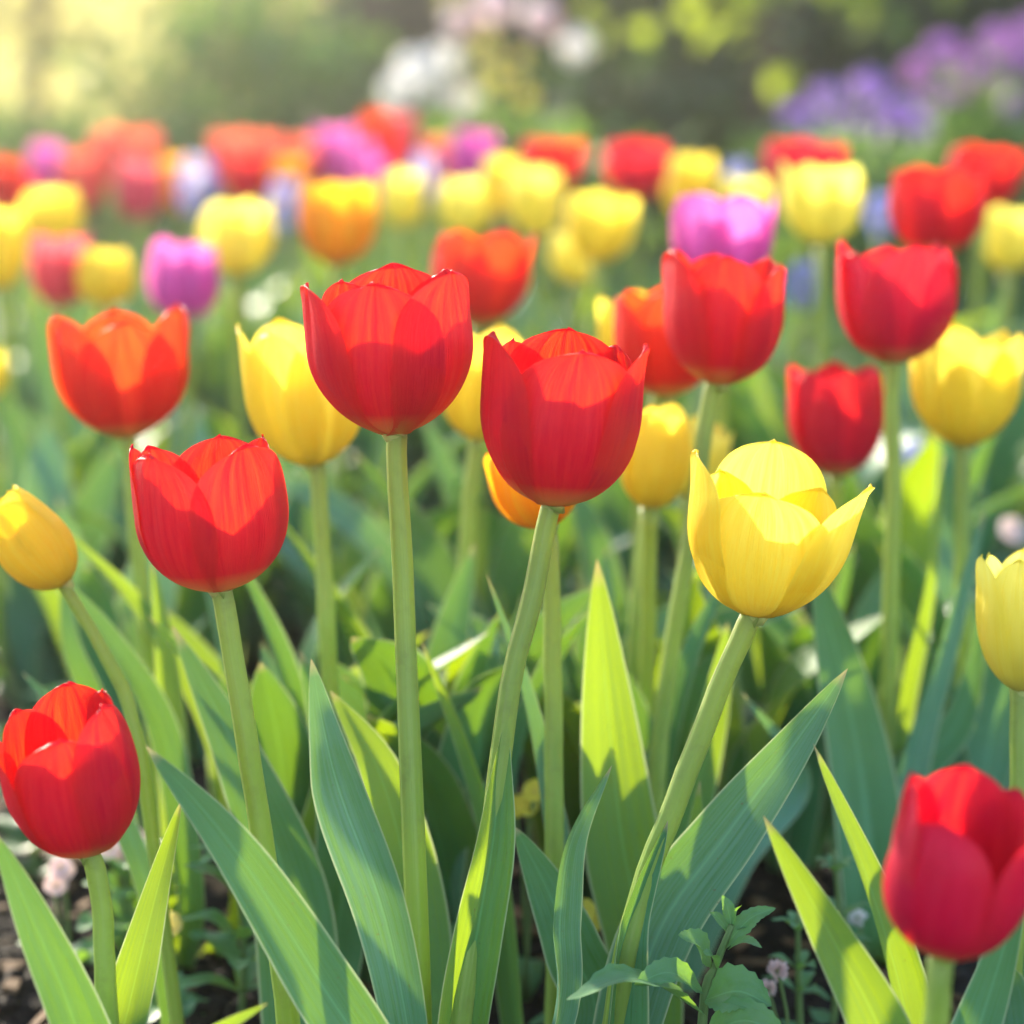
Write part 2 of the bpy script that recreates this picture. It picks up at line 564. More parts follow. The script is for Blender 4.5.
def petal_mesh(Rr, H, az, W, hs=1.0, rs=1.0, flare=0.0, bend=0.0, nu=13, nv=20, wav=.02, tip=.05, sd=0, curl=.03, full=.8, blunt=2.7, mi=0, mb=None):
    mb = mb or MB()
    rows, uvs = [], []
    ca, sa = math.cos(az), math.sin(az)
    rnd = random.Random(sd)
    ph = rnd.uniform(0, 6.28)
    skew = rnd.uniform(-.05, .05)
    for j in range(nv + 1):
        t = j / nv
        s = .5 - .5 * math.cos(math.pi * t)
        r = Rr * rs * cup_radius(s, full)
        r += Rr * flare * (s ** 2.2) + Rr * bend * max(0, s - .72) ** 2 * 12
        z = H * hs * (s ** 1.04)
        z -= H * .04 * (1 - s) * s * 2
        a = .20 + .80 * math.sin(min(1, s / .52) * math.pi / 2) ** .85
        if s > .45:
            q = (s - .45) / .55
            a *= max(0.0, 1 - q ** blunt) ** .52
        w = Rr * W * a
        rho = max(r * 1.04, Rr * .3)
        th = min(w / rho, 1.5)
        row, uvr = [], []
        for i in range(nu):
            u = -1 + 2 * i / (nu - 1)
            ang = th * (u + skew * (1 - u * u))
            x = r - rho * (1 - math.cos(ang))
            y = rho * math.sin(ang)
            groove = -.040 * Rr * math.exp(-(u / .075) ** 2) * math.sin(min(1, s * 1.15) * math.pi * .75)
            x += groove
            x += Rr * curl * abs(u) ** 4 * s
            x += Rr * .035 * noise.noise(Vector((u * 1.6 + ph, s * 2.6, ph * 3))) * min(1, s * 3)
            x += Rr * .010 * noise.noise(Vector((u * 6 + ph, s * 3.0, ph))) * s
            x += Rr * wav * math.sin(5 * s + 3.1 * u + ph) * s * abs(u)
            zz = z + H * tip * math.exp(-(u / .4) ** 2) * s ** 10 - H * .02 * u * u * s
            zz += H * .006 * math.sin(7 * u + ph) * s ** 4
            row.append(Vector((x * ca - y * sa, x * sa + y * ca, zz)))
            uvr.append((.5 + .5 * u, s))
        rows.append(row); uvs.append(uvr)
    mb.grid(rows, uvs, mi=mi)
    return mb


def leaf_mesh(pts, half, roll=0.0, roll2=None, fold=.35, n=30, nu=9, wav=.09, base_w=.5, face=None, sd=0, peak=.42, serr=0, tipcurl=0.0, blunt=.85):
    """blade along a spline through pts (foot first); half = greatest half width; roll turns it about its length, fold closes it to a channel."""
    C = spline(pts, n)
    mb = MB()
    rows, uvs = [], []
    rnd = random.Random(sd)
    ph = rnd.uniform(0, 6.28); k1 = rnd.uniform(7, 13)
    roll2 = roll if roll2 is None else roll2
    for j in range(n + 1):
        t = j / n
        T = (C[min(n, j + 1)] - C[max(0, j - 1)]).normalized()
        ref = face if face is not None else (EYE - C[j]).normalized()
        side = T.cross(ref)
        if side.length < .05:
            side = T.orthogonal()
        side.normalize()
        nrm = side.cross(T).normalized()
        q = Quaternion(T, roll + (roll2 - roll) * t)
        side = q @ side; nrm = q @ nrm
        if t < peak:
            k = t / peak
            w = base_w + (1 - base_w) * (math.sin(k * math.pi / 2))
        else:
            k = (t - peak) / (1 - peak)
            w = max(0, 1 - k ** 1.55) ** blunt
        if serr:
            w *= 1 + serr * ((j % 2) - .5) * (0 if j in (0, n) else 1)
        w *= half
        fo = fold * (1 - .45 * t)
        row, uvr = [], []
        for i in range(nu):
            u = -1 + 2 * i / (nu - 1)
            p = C[j] + side * (u * w * math.cos(fo * abs(u))) + nrm * (abs(u) ** 1.5 * w * math.sin(fo))
            p += nrm * (w * wav * math.sin(k1 * t + ph + (1.4 if u > 0 else 0)) * abs(u) ** 1.5 * 2)
            row.append(p); uvr.append((.5 + .5 * u, t))
        rows.append(row); uvs.append(uvr)
    mb.grid(rows, uvs)
    return mb


def shift(mb, off):
    mb.v = [(x - off.x, y - off.y, z - off.z) for x, y, z in mb.v]
    return mb


def add_leaf(parent, foot, pts, half, mat='leaf', name='leaf', **kw):
    kw.setdefault('sd', random.randint(0, 10 ** 6))
    return shift(leaf_mesh(pts, half, **kw), foot).build(name, M[mat], parent)


def auto_leaves(root, foot, height, count, seed, spread=1.0, lo=.55, hi=.9, wmul=1.0, fine=True):
    rnd = random.Random(seed)
    a0 = rnd.uniform(0, 6.28)
    for k in range(count):
        a = a0 + k * 2.4 + rnd.uniform(-.4, .4)
        Ln = height * rnd.uniform(lo, hi)
        out = rnd.uniform(.16, .48) * spread * Ln
        d = Vector((math.cos(a), math.sin(a) * .9, 0))
        b = foot + d * .006
        sag = rnd.uniform(-.05, .16)
        pts = [b, b + d * out * .18 + Vector((0, 0, Ln * .35)), b + d * out * .5 + Vector((0, 0, Ln * .72)), b + d * out + Vector((rnd.uniform(-.01, .01), 0, Ln * (1 - sag)))]
        half = rnd.uniform(.0125, .0205) * wmul
        face = (d * -1 + Vector((0, 0, .25))).normalized()
        mat = rnd.choice(['leaf', 'leaf', 'leaf_lit', 'leaf_glaucous'])
        add_leaf(root, foot, pts, half, mat, face=face, roll=rnd.uniform(-.5, .5), roll2=rnd.uniform(-.9, .9), fold=rnd.uniform(.25, .6),
                 n=24 if fine else 14, nu=9 if fine else 5, sd=rnd.randint(0, 10 ** 6), base_w=.55, wav=.07)


TAB = {}


def tulip(label, col, bx, by, yt, wpx, d, lean=0.0, back=0.0, flare=0.0, spin=None, stem=None, leaves=4, group=None,
          petals=None, detail=1, hs=1.0, srad=.0038, foot_dx=None, wmul=1.0, spread=1.0, lo=.55, hi=.9, W=.84, bend=0.0, cat='tulip', full=None):
    """bx, by: foot of the bloom; yt: its top; wpx: its width (survey pixels at depth d metres)."""
    seed = abs(hash((bx, by, yt))) % (10 ** 6) if False else int(bx * 131 + by * 17 + yt * 7) % 99991
    rnd = random.Random(seed)
    Pb = at(bx, by, d)
    Rr = wpx / 2 * d / F / 1.02 / (1 + .5 * max(0, flare))
    H = ((by - yt) * d / F - .17 * Rr) / .985
    # stem
    if stem is None:
        dx = rnd.uniform(-.02, .02) if foot_dx is None else foot_dx
        foot = Vector((Pb.x + dx, Pb.y + rnd.uniform(-.012, .02), 0))
        sp = [foot, foot.lerp(Pb, .5) + Vector((-dx * .25, 0, 0)), Pb]
    else:
        sp = [at(x, y, d) for x, y in stem]
        last, prev = sp[-1], (sp[-2] if len(sp) > 1 else Pb)
        if last.z > .015:
            sl = (last - prev) / max(.01, (prev.z - last.z))
            sp.append(Vector((last.x + sl.x * last.z * .55, last.y + .004, 0)))
        foot = Vector((sp[-1].x, sp[-1].y, 0))
        sp = [foot] + sp[:-1][::-1] + [Pb]
    foot.z = 0
    root = empty('tulip', foot)
    tag(root, label, cat, group or {'red': 'red tulips', 'crimson': 'red tulips', 'scarlet': 'red tulips', 'coral': 'haze paled scarlet tulips', 'pinkred': 'pink tulips', 'yellow': 'yellow tulips', 'lemon': 'yellow tulips', 'orange': 'orange tulips', 'magenta': 'magenta tulips'}[col])
    sp[0] = foot + Vector((0, 0, -.02))
    n = 22 if detail else 10
    C = spline(sp, n)
    C = [c + Vector((noise.noise(Vector((seed * .11, i * .35, 1))), noise.noise(Vector((seed * .11, i * .35, 7))), 0)) * .0011 * min(1, (n - i) / 3) for i, c in enumerate(C)]
    mb = MB()
    rads = [srad * (1.12 - .22 * i / n) * (1 + .07 * noise.noise(Vector((seed * .37, i * .45, 0)))) for i in range(n + 1)]
    rads[-1] = srad * 1.30; rads[-2] *= 1.06
    mb.tube([c - foot for c in C], rads, 14 if detail else 7)
    mb.build('stem', M['stem'], root)
    # bloom
    axis = (Vector((math.tan(R(lean)), -math.tan(R(back)), 1))).normalized()
    quat = Vector((0, 0, 1)).rotation_difference(axis)
    mb = MB()
    prof = [(0, -.004), (.75, -.003), (1.15, .0), (1.05, .0025), (.5, .004), (0.02, .0045)]
    mb.grid([[Vector((r * srad * math.cos(2 * math.pi * k / 10), r * srad * math.sin(2 * math.pi * k / 10), z)) for k in range(10)] for r, z in prof], closed=True)
    mb.grid([[Vector((r * math.cos(2 * math.pi * k / 8), r * math.sin(2 * math.pi * k / 8), z)) for k in range(8)] for r, z in
             [(.003, .002), (.0032, H * .2), (.0026, H * .34), (.0045, H * .37), (.004, H * .39), (.0003, H * .395)]], closed=True)
    if detail:
        for k in range(6):
            a = k * math.pi / 3 + .3
            p0 = Vector((.0035 * math.cos(a), .0035 * math.sin(a), .002)); p1 = Vector((.009 * math.cos(a), .009 * math.sin(a), H * .22)); p2 = Vector((.0105 * math.cos(a), .0105 * math.sin(a), H * .37))
            mb.tube([p0, p1], [.0008, .0007], 5)
            mb.tube([p1, p1.lerp(p2, .5), p2], [.0010, .0017, .0005], 6, mi=1)
    bloom = mb.build('flower_head', [M['pistil'], M['anther']], root)
    bloom.rotation_mode = 'QUATERNION'
    bloom.rotation_quaternion = quat
    bloom.location = Pb - foot
    s0 = (rnd.uniform(0, 120) if spin is None else spin)
    nu, nv = (17, 32) if detail else (9, 14)
    fz = rnd.uniform(.52, .66)
    custom = petals is not None
    if petals is None:
        petals = []
        for k in range(3):      # inner whorl first
            petals.append((s0 + 60 + 120 * k + rnd.uniform(-7, 7), rnd.uniform(.93, 1.0), .90, W * rnd.uniform(.93, 1.08), flare + rnd.uniform(-.09, .0), bend - .02))
        for k in range(3):
            petals.append((s0 + 120 * k + rnd.uniform(-7, 7), rnd.uniform(.93, 1.03), 1.0, W * rnd.uniform(.95, 1.1), flare + rnd.uniform(-.06, .05), bend + rnd.uniform(-.02, .05)))
    for k, (a, ph, prs, pw, pf, pb) in enumerate(petals):
        # azimuth 0 faces the camera (-Y)
        m2 = petal_mesh(Rr, H, R(a - 90), pw, hs=ph, rs=prs, flare=pf, bend=pb, nu=nu, nv=nv, sd=seed + k, tip=rnd.uniform(.002, .009), curl=rnd.uniform(.0, .05), wav=rnd.uniform(.005, .022), full=full or fz, blunt=3.8 if col == 'yellow' and custom else (3.1 if custom else 2.7))
        m2.build('petal', M[col], bloom)
    if isinstance(leaves, int):
        if leaves:
            auto_leaves(root, foot, max(.12, Pb.z), leaves, seed, spread, lo, hi, wmul, bool(detail))
    else:
        for lf in leaves:
            lf = dict(lf)
            pts = [at(*p) for p in lf.pop('p')]
            half = lf.pop('h') * pts[1 if len(pts) > 2 else 0].y / F
            pts = [Vector((pts[0].x * .4 + foot.x * .6, pts[0].y * .4 + foot.y * .6, -.005))] + pts
            add_leaf(root, foot, pts, half, lf.pop('m', 'leaf'), **lf)
    return root, foot


def L_(p, h, m='leaf', **kw):
    return dict(p=p, h=h, m=m, **kw)


# --- the sharp tulips in front
A_PET = [(178, 1.0, .93, 1.0, -.02, 0), (125, .97, .95, .86, -.04, 0), (-128, .92, .92, .8, -.08, 0),
         (58, 1.0, 1.01, .98, -.02, .03), (-70, .94, 1.0, .80, .10, .03), (-10, .955, 1.0, .92, -.09, -.05)]
tulip('tall red tulip with rounded petals on a straight stem, sharp, highest of the front row', 'red', 394, 434, 258, 165, .90, lean=-1.5, petals=A_PET, full=.62,
      stem=[(396, 440), (404, 600), (413, 800), (420, 1030)], srad=.0042,
      leaves=[L_([(385, 1090, .86), (322, 985, .85), (235, 850, .84), (145, 745, .83)], 37, roll=.15, roll2=-.1, fold=.25, peak=.45, wav=.02),
              L_([(412, 1060, .88), (385, 920, .875), (342, 800, .875), (326, 740, .87), (311, 658, .865)], 33, 'leaf_glaucous', roll=-.5, roll2=.2, fold=.5, peak=.5, wav=.08),
              L_([(425, 1000, .96), (408, 880, .97), (378, 770, .97), (330, 690, .98)], 36, 'leaf_lit', roll=.3, fold=.3)])
B_PET = [(178, 1.0, .95, 1.1, -.10, -.08), (128, .93, .95, .86, -.06, 0), (-126, .92, .95, .86, -.06, 0),
         (74, .99, 1.0, .78, .08, .02), (-68, 1.0, 1.0, .84, .07, .0), (14, .95, 1.01, 1.08, -.10, -.06)]
tulip('red tulip with one broad front petal, leaning on a bowed stem beside the orange tulip', 'red', 553, 505, 322, 160, .89, lean=4.5, petals=B_PET, full=.55,
      stem=[(551, 512), (530, 600), (508, 700), (497, 800), (480, 900), (458, 1040)], srad=.0041,
      leaves=[L_([(462, 1040, .89), (476, 940, .885), (492, 850, .885), (499, 780, .887), (506, 720, .887)], 33, 'leaf_lit', roll=-.2, roll2=.5, fold=.7, peak=.28, base_w=.8, wav=.04),
              L_([(556, 1020, .895), (560, 920, .89), (572, 840, .885), (612, 765, .88)], 25, 'leaf_glaucous', roll=.9, roll2=.5, fold=.9, peak=.35),
              L_([(592, 1030, .95), (572, 950, .95), (545, 885, .95), (514, 826, .95)], 34, 'leaf', roll=.1, fold=.3)])
C_PET = [(172, .97, .92, .9, -.02, 0), (118, .97, .93, .84, -.04, 0), (-118, .97, .95, .84, -.02, .02),
         (46, 1.0, 1.0, .95, -.05, -.03), (-46, .99, 1.0, .97, -.04, -.03), (-96, 1.0, .98, .66, .02, .02)]
tulip('dark red tulip with a gap between its two front petals, beside the shaded yellow cup', 'red', 220, 590, 428, 156, .90, lean=-5, petals=C_PET, full=.52,
      stem=[(223, 596), (240, 700), (262, 840), (283, 980)], srad=.0043,
      leaves=[L_([(300, 1050, .99), (290, 900, 1.0), (245, 770, 1.0), (172, 625, 1.02)], 44, 'leaf', roll=.4, roll2=-.3, fold=.3),
              L_([(330, 1000, 1.02), (345, 850, 1.02), (330, 740, 1.02), (300, 650, 1.02)], 34, 'leaf', roll=-.3)])
Y_PET = [(176, 1.04, .95, .92, .0, -.02), (124, .80, .92, .8, -.02, 0), (-132, .84, .92, .8, .0, 0),
         (66, .93, 1.0, .92, .32, .02), (-82, 1.0, 1.0, .80, .12, .0), (-14, .84, .98, .98, .0, .0)]
tulip('bright yellow tulip opening wide with pointed side petals, sharp, on a slanting stem', 'yellow', 756, 616, 443, 158, .905, lean=6, petals=Y_PET, full=.62, flare=.0,
      stem=[(749, 622), (715, 700), (676, 800), (642, 890), (618, 1000)], srad=.0044,
      leaves=[L_([(622, 1060, .92), (660, 930, .93), (730, 830, .925), (790, 750, .92), (848, 668, .91)], 44, 'leaf_glaucous', roll=-.25, roll2=.1, fold=.55, peak=.4, wav=.03),
              L_([(612, 1060, .905), (622, 950, .90), (640, 890, .90), (668, 820, .90)], 34, 'leaf', roll=.5, roll2=.9, fold=.8, peak=.3, base_w=.8),
              L_([(600, 1080, .97), (650, 960, .97), (690, 880, .98), (700, 780, .98)], 28, 'leaf_lit', roll=-.6)])
RL_PET = [(180, 1.04, .93, .95, -.06, -.05), (122, 1.02, .95, .9, -.10, -.1), (-118, .95, .95, .86, .0, 0),
          (68, 1.02, 1.0, .95, -.10, -.12), (-78, .88, 1.0, .75, .12, .1), (6, .90, .98, 1.0, -.10, -.06)]
tulip('short red tulip nodding low at the edge of the bed above a lit leaf', 'red', 88, 853, 686, 136, .865, lean=-7, back=6, petals=RL_PET,
      stem=[(92, 858), (103, 920), (109, 1024)], srad=.0038,
      leaves=[L_([(90, 1090, .84), (72, 1015, .83), (35, 925, .82), (-8, 828, .815)], 36, 'leaf', roll=.5, roll2=.1, fold=.5, peak=.4),
              L_([(112, 1080, .86), (128, 1010, .87), (152, 910, .875), (182, 798, .88)], 28, 'leaf_lit', roll=-.3, fold=.35),
              L_([(150, 1100, .80), (205, 1040, .80), (268, 1003, .80)], 13, 'leaf_lit', roll=.2)])
RR_PET = [(178, 1.03, .92, .98, -.10, -.1), (122, .95, .95, .84, -.03, 0), (-120, .98, .95, .84, -.04, 0),
          (62, .90, 1.0, .88, .08, .02), (-36, .86, 1.0, .92, -.10, -.1), (-95, .98, .98, .8, -.08, -.1)]
tulip('large out of focus red tulip low in front of narrow lit leaves', 'crimson', 945, 955, 766, 150, .75, lean=6, back=3, petals=RR_PET,
      stem=[(940, 960), (936, 1024)], srad=.0040,
      leaves=[L_([(895, 1100, .83), (880, 1030, .83), (828, 930, .83), (763, 815, .83)], 35, 'leaf_lit', roll=.3, roll2=-.2, fold=.35),
              L_([(915, 1100, .85), (905, 1010, .86), (868, 880, .86), (813, 743, .865)], 30, 'leaf_lit', roll=.9, roll2=.5, fold=.8),
              L_([(950, 1120, .83), (978, 1030, .84), (1006, 940, .84), (1035, 830, .84)], 28, 'leaf', roll=-.3)])

# --- just behind the sharp row
tulip('orange flushed yellow tulip tucked under the broad petalled red one', 'orange', 548, 528, 430, 92, .99, lean=-16,
      stem=[(551, 560), (553, 700), (555, 870)], srad=.0038,
      leaves=[L_([(650, 1060, 1.0), (644, 950, 1.0), (622, 840, 1.0), (607, 700, 1.0), (597, 558, 1.0)], 43, 'leaf_lit', roll=-.2, roll2=.1, fold=.3, peak=.55, wav=.05, base_w=.25),
              L_([(575, 1060, 1.0), (566, 930, 1.0), (552, 830, 1.0), (528, 700, 1.0), (486, 572, 1.0)], 20, 'leaf_glaucous', roll=.4, roll2=.8, fold=.5),
              L_([(520, 1040, 1.02), (500, 880, 1.02), (470, 760, 1.02), (421, 640, 1.02)], 17, 'leaf_lit', roll=-.6, fold=.6)])
tulip('orange red tulip with wide cup and pale edges, standing above the dark red one', 'scarlet', 128, 437, 298, 140, 1.13, lean=-4, flare=.10, spin=10,
      stem=[(130, 450), (138, 560), (150, 680)],
      leaves=[L_([(190, 900, 1.07), (165, 740, 1.07), (112, 640, 1.07), (60, 575, 1.07)], 18, 'leaf', roll=.4),
              L_([(180, 900, 1.10), (172, 740, 1.10), (165, 650, 1.10), (152, 560, 1.10)], 17, 'leaf_lit'),
              L_([(240, 900, 1.12), (215, 740, 1.12), (150, 620, 1.12), (60, 525, 1.12)], 17, 'leaf_lit', roll=.5),
              L_([(130, 850, 1.12), (100, 720, 1.12), (70, 640, 1.12), (64, 560, 1.14)], 15, 'leaf')])
tulip('broad yellow tulip half hidden between the dark red and tall red blooms', 'yellow', 313, 465, 312, 128, 1.07, lean=-5, flare=.06, spin=30,
      stem=[(317, 470), (323, 560), (330, 680)], leaves=3, wmul=1.0)
tulip('glowing red tulip with orange lit back petals, its stem slanting behind the yellow one', 'red', 720, 384, 244, 124, 1.07, lean=1.5, flare=.04, spin=60,
      stem=[(711, 390), (700, 470), (680, 600), (662, 720), (655, 840)],
      leaves=[L_([(655, 1000, 1.08), (690, 820, 1.08), (715, 700, 1.08), (728, 620, 1.08)], 24, 'leaf_lit', roll=.3),
              L_([(640, 1000, 1.08), (655, 800, 1.08), (690, 660, 1.08), (735, 560, 1.1)], 20, 'leaf', roll=-.5),
              L_([(670, 1000, 1.08), (740, 860, 1.08), (800, 780, 1.1), (740, 690, 1.05)], 18, 'leaf_glaucous', roll=.3)])
tulip('orange red tulip crowded behind the glowing red one, partly covering a yellow petal', 'scarlet', 668, 396, 278, 108, 1.17, lean=-2, flare=.06, spin=50,
      stem=[(658, 400), (648, 500), (634, 640), (622, 760)], leaves=3, wmul=1.0)
tulip('yellow tulip hidden behind the two crowded reds, only one petal edge showing', 'yellow', 640, 385, 286, 84, 1.26, lean=-3, leaves=3)
tulip('crimson tulip with three upright tips on a tall straight stem above a lit leaf', 'crimson', 893, 362, 235, 124, 1.14, lean=.5, flare=.08, spin=5,
      stem=[(893, 370), (893, 480), (890, 640), (885, 760)],
      leaves=[L_([(875, 930, 1.1), (862, 780, 1.1), (838, 660, 1.1), (812, 560, 1.1)], 38, 'leaf', roll=.2),
              L_([(885, 930, 1.12), (905, 770, 1.12), (945, 650, 1.12), (985, 508, 1.12)], 24, 'leaf_glaucous', roll=.9, roll2=.6, fold=.7),
              L_([(880, 900, 1.14), (900, 720, 1.14), (928, 590, 1.14), (945, 452, 1.14)], 15, 'leaf_lit', roll=.8),
              L_([(860, 930, 1.14), (890, 800, 1.14), (960, 720, 1.14), (985, 600, 1.14)], 26, 'leaf')])
tulip('yellow cup shaped tulip beside the tall crimson one, near the rim of the bed', 'yellow', 963, 447, 320, 112, 1.18, lean=1, flare=.10, spin=62, W=.9,
      stem=[(963, 455), (962, 560), (965, 700)], leaves=3, wmul=1.0)
tulip('smaller crimson tulip low behind the yellow cup and the tall crimson stem', 'crimson', 836, 475, 357, 98, 1.24, lean=-1, flare=.04, spin=4, leaves=4, foot_dx=.01)
tulip('closed yellow tulip behind the broad petalled red one, slim and egg shaped', 'yellow', 650, 508, 396, 78, 1.10, lean=5, flare=-.26, spin=20, leaves=4, foot_dx=.0, wmul=1.1)
tulip('slim yellow tulip just behind the slanting stem of the glowing red one', 'lemon', 688, 500, 415, 62, 1.20, lean=12, leaves=3)
tulip('yellow tulip squeezed between the two sharp reds, hiding behind their petals', 'yellow', 478, 440, 322, 92, 1.17, lean=3, flare=.05, spin=40, stem=[(474, 450), (466, 560), (460, 680)], leaves=5, wmul=1.1)
tulip('closed yellow tulip bud tipped over sideways on a slanting stem at the bed edge', 'yellow', 66, 583, 494, 82, .98, lean=-37, back=4,
      petals=[(a, 1.30 - .05 * (k % 2), .94 + .06 * (k > 2), 1.0, -.34, -.05) for k, a in enumerate((60, 180, -60, 0, 120, -120))], full=.5,
      stem=[(66, 588), (98, 640), (130, 710), (148, 800)], srad=.0027,
      leaves=[L_([(150, 900, 1.02), (112, 800, 1.04), (66, 720, 1.06), (22, 672, 1.08)], 13, 'leaf')])
tulip('pale yellow tulip cut off by the frame above the large out of focus red one', 'lemon', 1022, 692, 543, 92, .95, lean=-2, flare=.02, spin=50, stem=[(1019, 698), (1018, 800), (1016, 900)], leaves=2)

# --- middle distance
MID = [
    ('coral red tulip with three flaring tips behind the tall straight red one', 'scarlet', 478, 326, 222, 102, 1.36, 4, .10),
    ('magenta pink tulip with pointed tips peeking above the glowing red one', 'magenta', 722, 292, 184, 106, 1.36, 0, .10),
    ('deep red tulip with a bright spot, in front of another red at the upper edge', 'red', 938, 256, 158, 100, 1.40, -3, .08),
    ('red tulip with ragged rim tucked behind the deep red one', 'red', 982, 208, 140, 78, 1.70, 3, .06),
    ('clear yellow goblet tulip standing in front of a red one below the lavender flowers', 'lemon', 822, 244, 157, 82, 1.58, 0, .04),
    ('red tulip peeping over the clear yellow goblet', 'crimson', 802, 196, 134, 84, 1.80, 2, .06),
    ('pale yellow tulip at the rim of the frame beyond the deep red one', 'lemon', 1008, 272, 202, 56, 1.80, 0, 0),
    ('orange yellow tulip with a bright top, alone against the green', 'orange', 337, 265, 172, 80, 1.56, 1, -.06),
    ('pale yellow round tulip between the magenta one and the orange yellow one', 'lemon', 236, 276, 192, 82, 1.62, 2, -.16),
    ('soft magenta tulip near the pale yellow round one, above the orange red cup', 'magenta', 184, 322, 235, 76, 1.56, 1, -.10),
    ('egg shaped yellow tulip between the soft magenta and the dusky pink', 'yellow', 107, 308, 242, 66, 1.66, 0, -.32),
    ('dusky pink tulip with two pale tips beside the egg shaped yellow one', 'pinkred', 62, 308, 228, 62, 1.68, 0, .05),
    ('large yellow tulip above the dusky pink one', 'yellow', 52, 244, 182, 68, 1.86, 0, -.22),
    ('yellow tulip sliced by the frame beside the large yellow and dusky pink', 'yellow', 2, 290, 203, 52, 1.62, 0, 0),
    ('bright yellow tulip with ragged rim amid the yellow cluster, below the round red one', 'yellow', 598, 262, 186, 72, 1.74, 3, .06),
    ('yellow tulip hanging lower, tucked behind the ragged bright yellow one', 'lemon', 578, 284, 226, 58, 1.82, -4, -.25),
    ('creamy yellow tulip below the flat topped red one', 'lemon', 536, 238, 162, 60, 1.98, 0, -.18),
    ('yellow tulip behind the coral red one, touching the creamy yellow', 'lemon', 466, 236, 174, 58, 2.0, 0, -.25),
    ('round red tulip with dark foot on a visible stem beside a yellow one', 'crimson', 637, 200, 134, 66, 1.92, 0, .06),
    ('plain yellow tulip right behind the round red one with the dark foot', 'yellow', 688, 220, 150, 58, 2.02, 3, -.2),
    ('flat topped red tulip at the back of the yellow cluster', 'red', 552, 192, 135, 66, 2.05, 2, .08),
    ('yellow tulip poking up between the creamy yellow and flat topped red', 'yellow', 503, 216, 150, 46, 2.12, 0, -.2),
    ('pale yellow tulip half behind the magenta pink one with pointed tips', 'lemon', 745, 228, 172, 50, 1.95, 0, 0),
    ('hazy yellow tulip by a lavender flower, beneath the dull red', 'lemon', 403, 228, 166, 50, 2.05, 0, -.2),
    ('yellow tulip at the frame edge, low and nearly cut away', 'yellow', -12, 400, 345, 40, 1.55, 0, 0),
]
for (lab, c, bx, by, yt, w, d, ln, fl) in MID:
    tulip(lab, c, bx, by, yt, w, d, lean=ln, flare=fl, leaves=5, wmul=1.2, spread=1.3, detail=1 if d < 1.5 else 0, lo=.5, hi=.88)

# --- the hazy back row
FAR = [
    ('hazy scarlet tulip cut by the frame at the end of the back row', 'scarlet', 8, 208, 154, 48, 2.25),
    ('hazy crimson tulip behind the sliced yellow one, in shade', 'crimson', 20, 222, 172, 40, 2.35),
    ('small hazy magenta tulip between two scarlet ones at the end of the back row', 'magenta', 48, 186, 138, 44, 2.5),
    ('hazy coral tulip with pale top next to the small magenta one', 'coral', 82, 204, 146, 56, 2.3),
    ('tallest hazy coral tulip of the clump of three, on its outer side', 'coral', 112, 176, 125, 46, 2.55),
    ('hazy coral tulip of the clump of three, beside an orange one', 'coral', 144, 178, 126, 48, 2.6),
    ('pink and coral tulip with pale cap in front of the coral clump', 'pinkred', 138, 214, 154, 54, 2.25),
    ('small hazy orange tulip between the coral clump and the pale blue flower', 'orange', 182, 204, 150, 46, 2.4),
    ('scarlet tulip with a pale tip in the middle of the hazy row', 'coral', 232, 184, 128, 48, 2.5),
    ('scarlet tulip with a pale round tip joined to its scarlet neighbour', 'coral', 260, 182, 128, 46, 2.55),
    ('darker red tulip in front of the joined scarlet pair', 'red', 247, 196, 150, 46, 2.35),
    ('hazy orange tulip between the scarlet pair and the purple clump', 'orange', 286, 208, 152, 48, 2.35),
    ('hazy coral tulip half covered by the tall lilac one', 'coral', 308, 186, 132, 46, 2.6),
    ('tall lilac tulip at the top of the purple clump', 'magenta', 332, 178, 120, 50, 2.6),
    ('lilac magenta tulip lower in the purple clump', 'magenta', 358, 190, 136, 46, 2.45),
    ('magenta tulip just over the orange yellow one with bright top', 'magenta', 372, 206, 154, 46, 2.2),
    ('vivid scarlet tulip highest in the row, below the white rose bush', 'scarlet', 380, 166, 110, 50, 2.7),
    ('dull red tulip beneath the vivid scarlet one', 'red', 386, 180, 136, 40, 2.5),
    ('small hazy coral tulip beside the round magenta one', 'coral', 438, 184, 134, 38, 2.5),
    ('round magenta tulip below the white rose bush', 'magenta', 472, 182, 124, 60, 2.4),
    ('hazy pink tulip next to the vivid scarlet one', 'pinkred', 404, 160, 112, 38, 2.8),
]
for (lab, c, bx, by, yt, w, d) in FAR:
    tulip(lab, c, bx, by + 8, yt, w * .94, d, lean=random.uniform(-4, 4), flare=random.uniform(-.28, .06), leaves=5, wmul=1.35, spread=1.4, detail=0, lo=.5, hi=.85)


# ------------------------------------------------------------------ flowerless tulip plants filling the rows, nearer ones added for their shade
def leaf_plant(label, px, d, n, height, seed, wmul=1.1, spread=1.0, fine=True):
    p = at(px, 500, d)
    foot = Vector((p.x, p.y, 0))
    root = empty('tulip_plant', foot)
    tag(root, label, 'tulip plant', 'flowerless tulip plants between the rows')
    auto_leaves(root, foot, height, n, seed, spread, .6, 1.0, wmul, fine)


